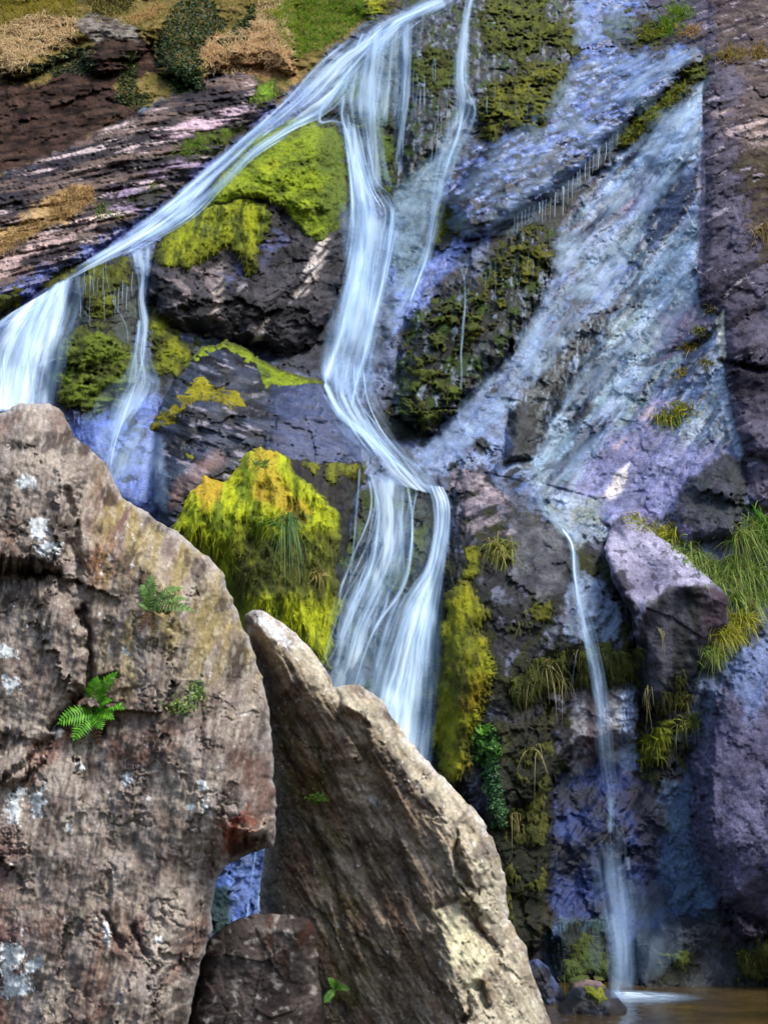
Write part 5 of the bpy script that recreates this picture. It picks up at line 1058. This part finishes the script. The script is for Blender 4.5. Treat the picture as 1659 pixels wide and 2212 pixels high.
nz = fbm(fx * 5, fyy * 9, 4, 950); al = .95 * (1 - rr) ** 1.2 * np.clip(.75 + .6 * nz, 0, 1)
co = np.stack([fx, fyy, .16 + .035 * (1 - rr) ** 2 + .01 * nz * (1 - rr)], -1).reshape(-1, 3)
tag(link('foam', mesh_np('foam', co, grid_faces(nr_, na_).reshape(-1, 4), {'alpha': al.ravel()}), M_WATER), 'white foam where the thin lower fall meets the brown pool', 'foam')

# ------------------------------------------------------------------ plants
def surf(px, py, lift=.0): return world_pt(px, py, sample(ZB if FAR else ZN, px, py) - lift)
FAR = True
def px_m(px, py): return float(sample(ZB if FAR else ZN, np.array([px]), np.array([py]))[0]) / FPX     # metres per picture unit there
def blade_field(name, poly, n, lpx, wpx, up, droop, c1, c2, w=10, parts=None):
    p = np.asarray(poly); lo, hi = p.min(0), p.max(0); x = rng.uniform(lo[0], hi[0], n * 4).astype(F32); y = rng.uniform(lo[1], hi[1], n * 4).astype(F32)
    d = sdf(poly, x, y) + w * fbm(x / 25, y / 25, 3, 77); ok = d > 0; x, y = x[ok][:n], y[ok][:n]; n = len(x)
    rt = surf(x, y, -.02); sc = sample(ZB, x, y) / FPX
    dr = unit(np.array(up) + rng.normal(size=(n, 3)) * .45)
    ln = lpx * sc * rng.uniform(.5, 1.25, n)
    return blades(rt, dr, ln, wpx * sc * rng.uniform(.7, 1.3, n), droop * rng.uniform(.5, 1.4, n), c1, c2)
def grass_obj(name, parts, label=None, cat=None, group=None, kind=None):
    co = []; f = []; c = []; k = 0
    for a, b, d in parts: co.append(a); f.append(b + k); c.append(d); k += len(a)
    o = link(name, mesh_np(name, np.concatenate(co), np.concatenate(f), {'Col': np.concatenate(c)}), M_GRASS)
    return tag(o, label, cat, group, kind)
def tuft(px, py, n, lpx, c1, c2, label, spread=.7, droop=.8, up=(0, -.6, .5), r=6, wpx=3, name='grass_tuft', group=None):
    x = px + rng.normal(size=n) * r; y = py + rng.normal(size=n) * r * .6; rt = surf(x, y, -.01); sc = sample(ZB, x, y) / FPX
    dr = unit(np.array(up) + rng.normal(size=(n, 3)) * spread * np.array([1, .6, .8]))
    co, f, c = blades(rt, dr, lpx * sc * rng.uniform(.3, 1.15, n), wpx * sc * rng.uniform(.5, 1.3, n), droop * rng.uniform(.2, 1.7, n), c1, c2)
    old = np.repeat(rng.uniform(0, 1, n) < .08, len(co) // n); c = np.where(old[:, None], srgb(176, 156, 104) * rng.uniform(.6, 1.1), c * np.repeat(rng.uniform(.7, 1.2, (n, 1)), len(co) // n, 0))
    return grass_obj(name, [(co, f, c)], label, 'grass tuft', group)
# grass of the hillside
TAN1, TAN2 = (206, 180, 142), (242, 222, 186)
parts = [blade_field('g', [(0, 60), (80, 30), (165, 40), (165, 75), (120, 110), (60, 140), (0, 165)], 2600, 26, 2.2, (.1, -.7, .3), .8, TAN1, TAN2),
         blade_field('g', [(-120, 90), (0, 60), (0, 170), (-120, 190)], 600, 26, 2.4, (.1, -.7, .3), .8, TAN1, TAN2),
         blade_field('g', [(430, 120), (450, 90), (520, 70), (560, 40), (620, 50), (640, 110), (625, 150), (540, 160), (480, 165), (440, 150)], 3000, 26, 2, (0, -.6, .6), .6, TAN1, TAN2),
         blade_field('g', [(280, 40), (360, 5), (345, 30), (300, 55)], 500, 20, 2, (0, -.6, .6), .6, TAN1, (200, 170, 110)),
         blade_field('g', [(560, 0), (620, 0), (600, 60), (550, 70)], 500, 24, 2, (0, -.6, .6), .6, TAN1, TAN2)]
grass_obj('dry_grass', parts, kind='stuff')
parts = [blade_field('g', [(110, 430), (160, 405), (208, 405), (205, 435), (150, 475), (110, 470)], 900, 24, 1.8, (0, -.7, .4), .8, (150, 124, 84), (196, 168, 116)),
         blade_field('g', [(0, 510), (90, 475), (120, 480), (60, 520), (0, 550)], 700, 20, 1.8, (0, -.7, .4), .8, (150, 124, 84), (196, 168, 116))]
tag(grass_obj('dry_grass', parts), kind='stuff')
parts = [blade_field('g', [(-100, -60), (700, -60), (640, 150), (560, 150), (440, 130), (330, 80), (200, 40), (0, 80), (-100, 100)], 5200, 20, 2, (0, -.6, .6), .6, (124, 122, 58), (200, 180, 112)),
         blade_field('g', [(-60, -20), (170, -20), (165, 35), (80, 30), (0, 60), (-60, 60)], 1800, 26, 2.2, (0, -.6, .6), .5, (122, 124, 44), (186, 172, 72)),
         blade_field('g', [(170, -20), (290, -20), (280, 30), (210, 35)], 900, 26, 2, (0, -.6, .6), .5, (64, 74, 34), (110, 108, 54)),
         blade_field('g', [(590, 20), (640, -20), (790, -20), (790, 40), (735, 85), (690, 110), (640, 130), (600, 90)], 3600, 24, 2, (0, -.6, .6), .5, (92, 134, 40), (150, 182, 66)),
         blade_field('g', [(575, 25), (605, 25), (610, 45), (580, 50)], 300, 22, 2, (0, -.6, .6), .5, (130, 150, 30), (170, 180, 50))]
grass_obj('green_grass', parts, kind='stuff')
tuft(415, 320, 120, 26, (86, 130, 40), (136, 170, 70), 'green grass tuft on the left rock slope above the stream', .7, .5, r=12)
tuft(225, 462, 120, 22, (98, 136, 50), (150, 170, 80), 'green grass tuft beside dry grass low on the left rock slope', .7, .5, r=14)
tuft(262, 468, 50, 16, (120, 140, 40), (160, 170, 60), 'small yellow green tuft touching the left stream', .7, .5, r=6)
# ivy and bushes: leaves through the volume
def leaves(n, pos, nrm, size, c1, c2, lob=True):
    t1 = unit(np.cross(nrm, rng.normal(size=(n, 3)))); t2 = np.cross(nrm, t1); s = (size * rng.uniform(.6, 1.3, n))[:, None]
    bend = nrm * s * .25
    co = np.stack([pos - t1 * s, pos + t2 * s * .62 - t1 * s * .15 - bend * .4, pos + t1 * s + bend * -.6, pos - t2 * s * .62 - t1 * s * .15 - bend * .4], 1).reshape(-1, 3)
    f = np.arange(n * 4).reshape(n, 4); m = rng.uniform(0, 1, (n, 1)) ** 1.4
    c = srgb(*c1) + (srgb(*c2) - srgb(*c1)) * m
    return co, f, np.repeat(c, 4, 0)
def ivy(poly, n, spx, thick, c1, c2, label, name='ivy', cat='ivy', w=14):
    p = np.asarray(poly); lo, hi = p.min(0), p.max(0); x = rng.uniform(lo[0], hi[0], n * 5).astype(F32); y = rng.uniform(lo[1], hi[1], n * 5).astype(F32)
    d = sdf(poly, x, y) + w * fbm(x / 22, y / 22, 4, 177); gap = fbm(x / 14, y / 14, 3, 179); ok = (d > 0) & (gap > -.42)
    x, y, d, gap = x[ok][:n], y[ok][:n], d[ok][:n], gap[ok][:n]; n = len(x)
    clump = .5 + .5 * fbm(x / 30, y / 30, 3, 181)
    dep = thick * np.clip(d / 40, .1, 1) * (.35 + .65 * clump) * rng.uniform(.3, 1, n)
    pos = world_pt(x, y, sample(ZB, x, y) - dep); nrm = unit(np.array([0, -.7, .7]) + rng.normal(size=(n, 3)) * .55)
    co, f, c = leaves(n, pos, nrm, spx * sample(ZB, x, y) / FPX, c1, c2)
    o = link(name, mesh_np(name, co, f, {'Col': c}, smooth=False), M_LEAF); return tag(o, label, cat)
ivy([(345, 60), (380, 5), (450, -20), (480, 20), (490, 60), (460, 90), (430, 110), (440, 160), (440, 195), (390, 200), (350, 160), (335, 100)], 4200, 4.2, .9, (26, 48, 24), (80, 112, 62), 'big dark leafy ivy bush hanging over the earth bank')
ivy([(470, 90), (500, 60), (555, 5), (550, 40), (530, 90), (490, 100)], 1100, 4, .5, (34, 64, 28), (86, 120, 60), 'smaller ivy clump right of the big ivy bush')
ivy([(20, 165), (60, 150), (120, 120), (170, 95), (205, 105), (205, 150), (170, 165), (100, 160), (40, 185)], 1700, 4, .3, (28, 46, 26), (84, 106, 66), 'ivy mat under the dry grass at the left end of the bank')
ivy([(250, 210), (262, 150), (275, 110), (300, 115), (295, 180), (330, 215), (300, 240), (260, 225)], 1300, 4, .3, (34, 54, 22), (98, 118, 52), 'hanging ivy strand in the middle of the earth bank')
ivy([(350, 170), (400, 150), (435, 165), (430, 190), (370, 205)], 800, 4, .25, (48, 74, 44), (112, 138, 92), 'pale ivy edge where the bank meets the rock slope')
# tufts on the right
G1, G2, Y1, Y2 = (70, 116, 34), (142, 176, 66), (128, 136, 44), (196, 192, 110)
tuft(1078, 1185, 260, 62, G1, Y2, 'shaggy pale green grass tuft hanging beside the main fall', .7, 1.3, r=14, wpx=3.2)
tuft(1440, 905, 240, 44, (74, 130, 44), (190, 186, 70), 'bright green tuft hanging in the middle of the great slab', .7, 1.2, r=16)
tuft(1475, 885, 160, 30, (142, 150, 30), (186, 186, 50), 'yellow moss tuft right above the bright tuft on the great slab', .8, .7, r=14, wpx=3)
tuft(1488, 752, 120, 34, (150, 130, 60), (170, 160, 70), 'ochre grass tuft in the crack near the dry buttress', .8, .7, r=10)
tuft(1510, 715, 90, 28, (90, 110, 40), (160, 160, 60), 'small green tuft above the ochre tuft by the buttress', .8, .6, r=8)
tuft(1525, 785, 90, 26, (96, 116, 44), (170, 164, 80), 'small tuft below the ochre tuft beside the pale vein', .8, .8, r=10)
tuft(1532, 672, 60, 20, (80, 100, 40), (150, 140, 60), 'tiny tuft at the top of the crack by the buttress', .8, .5, r=6)
tuft(1468, 806, 80, 24, (130, 130, 40), (170, 160, 60), 'yellowish tuft on the crack edge over the pale quartz', .8, .8, r=9)
BAND = [(1366, 1122, 70, 24), (1398, 1138, 60, 22), (1440, 1150, 200, 38), (1470, 1180, 160, 34), (1500, 1205, 160, 36), (1530, 1225, 200, 44), (1560, 1250, 220, 50), (1590, 1220, 220, 54), (1605, 1160, 240, 60), (1640, 1130, 220, 56), (1600, 1290, 220, 54), (1625, 1240, 220, 56), (1600, 1340, 240, 46), (1570, 1370, 220, 44), (1540, 1410, 200, 44), (1650, 1185, 160, 50), (1640, 1290, 120, 44)]
NTH = ['first', 'second', 'third', 'fourth', 'fifth', 'sixth', 'seventh', 'eighth', 'ninth', 'tenth', 'eleventh', 'twelfth']
for i, (x, y, n, l) in enumerate(BAND):
    yel = 1300 < y < 1400 or i < 3
    tuft(x, y, int(n * 1.7), l * 1.15, (128, 144, 34) if yel else (104, 136, 56), (206, 206, 80) if yel else (176, 196, 112),
         'yellow green grass tuft in the thick grass band beside the lilac rock' if yel else 'long green grass tuft in the thick grass band beside the lilac rock', .75, 1.0, r=13, wpx=2.6, group='tufts of the right hand grass band')
tuft(1655, 1140, 120, 70, (60, 130, 40), (120, 190, 60), 'broad bright green leaves at the right edge above the grass band', .6, .9, r=10, wpx=7, name='leafy_plant')
for x, y, n, l, lab in [(1180, 1440, 34, 80, 'dry grass strands hanging from the dark moss shelf left of the thin lower fall'), (1210, 1470, 26, 62, 'second bunch of dry strands hanging close to the thin lower fall'), (1150, 1470, 20, 60, 'sparse dry strands hanging at the left end of the moss shelf'),
                        (1400, 1490, 26, 44, 'dry grass bunch hanging under the lilac rock'), (1428, 1360, 16, 40, 'sparse dry grass on the face of the lilac rock'), (1130, 1350, 20, 34, 'dry grass tuft on the dark rock right of the mustard moss'), (1140, 1620, 24, 70, 'dry straw strands hanging over the dark rock behind the leaning boulder'),
                        (1115, 1760, 16, 50, 'pale straw bunch low on the dark rock behind the leaning boulder'), (1245, 1400, 12, 40, 'thin pale stems beside the thin lower fall')]:
    tuft(x, y, int(n * .65), l * .85, (128, 122, 72), (190, 184, 130), lab, .5, 1.5, up=(0, -.5, .1), r=10, wpx=2.4, name='dry_grass_tuft')
tuft(1410, 1600, 200, 34, (120, 140, 30), (180, 184, 60), 'shaggy yellow green tuft left of the purple rock face', .7, 1.3, r=16, wpx=2.6)
tuft(1490, 1560, 180, 40, (84, 110, 40), (176, 180, 100), 'fine green tuft at the left edge of the purple rock face', .8, 1.2, r=12)
tuft(1478, 1510, 120, 40, (84, 100, 44), (160, 160, 90), 'thin dull tuft above the purple rock face', .8, 1.2, r=12)
tuft(1605, 2060, 80, 20, (100, 110, 30), (140, 140, 50), 'low olive tuft on the dark rock at the pool', .8, .8, r=12)
tuft(625, 1125, 160, 86, (66, 108, 54), (140, 176, 120), 'long green grass hanging down the yellow moss hump', .45, 1.6, up=(0, -.5, .1), r=10, wpx=2.6)
tuft(590, 1128, 80, 36, (82, 136, 56), (140, 180, 90), 'spiky green tuft on the yellow moss hump', .9, .5, r=8)
tuft(565, 1005, 60, 24, (90, 140, 80), (140, 180, 110), 'tiny green tuft near the top of the yellow moss hump', .9, .4, r=8)
tuft(690, 1240, 60, 34, (150, 140, 70), (190, 180, 110), 'straw coloured tuft at the right side of the moss hump', .8, .9, r=6)
tuft(735, 1215, 60, 30, (84, 120, 60), (130, 160, 90), 'small green tuft between moss hump and main fall', .8, .9, r=7)
tuft(558, 330, 1, 2, (90, 110, 30), (90, 110, 30), 'x') if False else None
tuft(1440, 60, 240, 40, (74, 124, 36), (140, 170, 50), 'bright green grass streak at the top right', .6, .6, r=16)
tuft(1465, 30, 200, 40, (84, 130, 36), (150, 176, 60), 'green grass above the bright streak at the top right', .6, .6, r=16)
tuft(1405, 75, 160, 34, (110, 120, 36), (160, 160, 60), 'olive grass left of the bright streak at the top right', .6, .6, r=14)
tuft(1490, 70, 120, 34, (160, 130, 80), (196, 164, 110), 'dry tan grass right of the bright streak at the top right', .6, .6, r=12)
tuft(1570, 120, 160, 36, (134, 124, 60), (180, 160, 90), 'tan green grass on the buttress at the top right', .6, .7, r=16)
tuft(1635, 115, 160, 36, (120, 120, 50), (180, 150, 90), 'ochre grass near the right edge of the buttress top', .6, .7, r=14)
tuft(1645, 500, 120, 60, (120, 100, 60), (170, 150, 90), 'hanging brown grass at the right edge of the buttress', .5, 1.3, r=12)
for x, y in [(1385, 280), (1410, 255), (1440, 225), (1470, 195), (1360, 300)]:
    tuft(x, y, 110, 26, (92, 120, 34), (160, 160, 60), 'short grass tuft in the green strip on the diagonal ledge', .7, .8, r=10, group='tufts on the diagonal ledge')
ivy([(1015, 1600), (1030, 1560), (1070, 1570), (1085, 1620), (1060, 1660), (1030, 1650)], 900, 5, .25, (44, 92, 36), (126, 172, 84), 'leafy green herb behind the leaning boulder crest', 'herb', 'herb')
ivy([(1035, 1660), (1080, 1650), (1090, 1720), (1100, 1800), (1070, 1790), (1050, 1730)], 900, 4.5, .25, (36, 72, 40), (100, 144, 90), 'creeping green leaves below the leafy herb', 'herb', 'herb')
# ferns on the boulders: fronds with toothed leaflets
def frond(root, d0, up, length, width, npin, c1, c2, bend):
    side = unit(np.cross(d0, up)); co = []; f = []; c = []; k = 0; pts = []
    for i in range(npin + 2):
        t = i / (npin + 1); pts.append(root + d0 * length * t + up * length * .18 * math.sin(t * 2.4) + np.array([0, 0, -1.]) * length * bend * t * t)
    def quad(a, b, cc, dd, m):
        nonlocal k
        co.extend([a, b, cc, dd]); f.append((k, k + 1, k + 2, k + 3)); k += 4
        col = srgb(*c1) + (srgb(*c2) - srgb(*c1)) * m; c.extend([col] * 4)
    for i in range(npin + 1):
        hw = side * length * .008; quad(pts[i] - hw, pts[i] + hw, pts[i + 1] + hw * .8, pts[i + 1] - hw * .8, .2)
    for i in range(1, npin + 1):
        t = i / (npin + 1); L = width * (math.sin(math.pi * min(1, t * .92 + .12)) ** .8) * random.uniform(.88, 1.08); ax = unit(pts[i + 1] - pts[i - 1]) if i < npin + 1 else d0
        for s_ in (-1, 1):
            dv = unit(side * s_ + ax * .38 + up * random.uniform(-.05, .2)); wv = ax * length / npin * .44; a = pts[i]; m = random.uniform(.1, .9)
            mid = a + dv * L * .5 - up * L * .03; tip = a + dv * L - up * L * .16
            quad(a - wv * .5, a + wv * .5, mid + wv, mid - wv, m); quad(mid - wv, mid + wv, tip + wv * .15, tip - wv * .15, m)
    return np.array(co), np.array(f), np.array(c, F32)
def fern(px, py, fronds, c1, c2, label, parts=True):
    P0 = surf(np.array([px], float), np.array([py], float), .01)[0]; sc = px_m(px, py)
    e = bpy.data.objects.new('fern', None); COL.objects.link(e); e.location = P0; tag(e, label, 'fern')
    for (dx, dy, lpx, wpx, bend, fwd) in fronds:
        d0 = unit(np.array([dx, -fwd, dy])); up = unit(np.array([-dx * .35, -.75, .5]))
        up = unit(up - d0 * (up @ d0))
        co, f, c = frond(np.zeros(3), d0, up, lpx * sc, wpx * sc, 13, c1, c2, bend)
        link('frond', mesh_np('frond', co, f, {'Col': c}, smooth=False), M_LEAF, e)
    for dx, dy in ((-.35, -.9), (.3, -.95)):                       # withered fronds under the green ones
        d0 = unit(np.array([dx, -.12, dy])); up = unit(np.array([0, -.9, .2])); up = unit(up - d0 * (up @ d0))
        co, f, c = frond(np.zeros(3), d0, up, fronds[0][2] * .5 * sc, fronds[0][3] * .55 * sc, 10, (84, 58, 36), (132, 98, 60), .3)
        o = link('frond', mesh_np('frond', co, f, {'Col': c}, smooth=False), M_LEAF, e); o['label'] = 'withered brown frond'
FAR = False
fern(205, 1540, [(.5, .85, 118, 24, .15, .15), (.1, 1, 100, 24, .2, .2), (.95, .25, 84, 22, .25, .2), (.8, -.15, 62, 20, .2, .4), (-.75, -.2, 80, 28, .2, .35), (-.4, -.75, 74, 26, .1, .35), (.5, -.6, 56, 20, .15, .5), (.75, .6, 70, 20, .3, .4)], (62, 132, 28), (134, 196, 60), 'bright green fern growing from the crack in the large brown boulder')
fern(325, 1318, [(.05, 1, 92, 20, .15, .2), (-.3, .9, 74, 18, .2, .3), (.75, .55, 110, 19, .25, .2), (.95, -.05, 112, 18, .12, .2), (.85, .25, 105, 18, .2, .25), (-.5, .3, 36, 13, .2, .3)], (86, 130, 70), (150, 184, 110), 'pale green fern on the olive shoulder of the large brown boulder')
fern(724, 2136, [(-.5, .75, 32, 9, .1, .3), (.75, .1, 36, 9, .2, .3), (-.55, -.6, 34, 10, .1, .3), (.3, .6, 26, 8, .1, .3)], (74, 140, 50), (140, 190, 90), 'small bright fern low on the leaning boulder')
FAR = True
fern(1050, 1590, [(.2, .8, 36, 12, .1, .4), (-.7, .4, 34, 12, .2, .4), (.8, .2, 34, 12, .2, .4), (-.2, -.6, 32, 12, .1, .4)], (70, 140, 50), (140, 190, 80), 'small fern on top of the leafy herb by the leaning boulder')
FAR = False
def herb(px, py, n, r, spx, c1, c2, label):
    x = px + rng.normal(size=n) * r[0]; y = py + rng.normal(size=n) * r[1]; sc = sample(ZB if FAR else ZN, x, y) / FPX
    pos = world_pt(x, y, sample(ZB if FAR else ZN, x, y) - rng.uniform(.0, 30, n) * sc); nrm = unit(np.array([0, -.8, .6]) + rng.normal(size=(n, 3)) * .5)
    co, f, c = leaves(n, pos, nrm, spx * sc, c1, c2)
    tag(link('herb', mesh_np('herb', co, f, {'Col': c}, smooth=False), M_LEAF), label, 'herb')
herb(425, 1495, 130, (11, 14), 5, (86, 116, 56), (160, 182, 116), 'upper part of a small pale herb on the large brown boulder')
herb(395, 1525, 130, (18, 9), 5, (86, 110, 50), (150, 172, 100), 'low spreading pale herb on the large brown boulder')
herb(685, 1724, 46, (13, 6), 6, (100, 140, 50), (170, 196, 90), 'tiny green herb high on the leaning boulder')
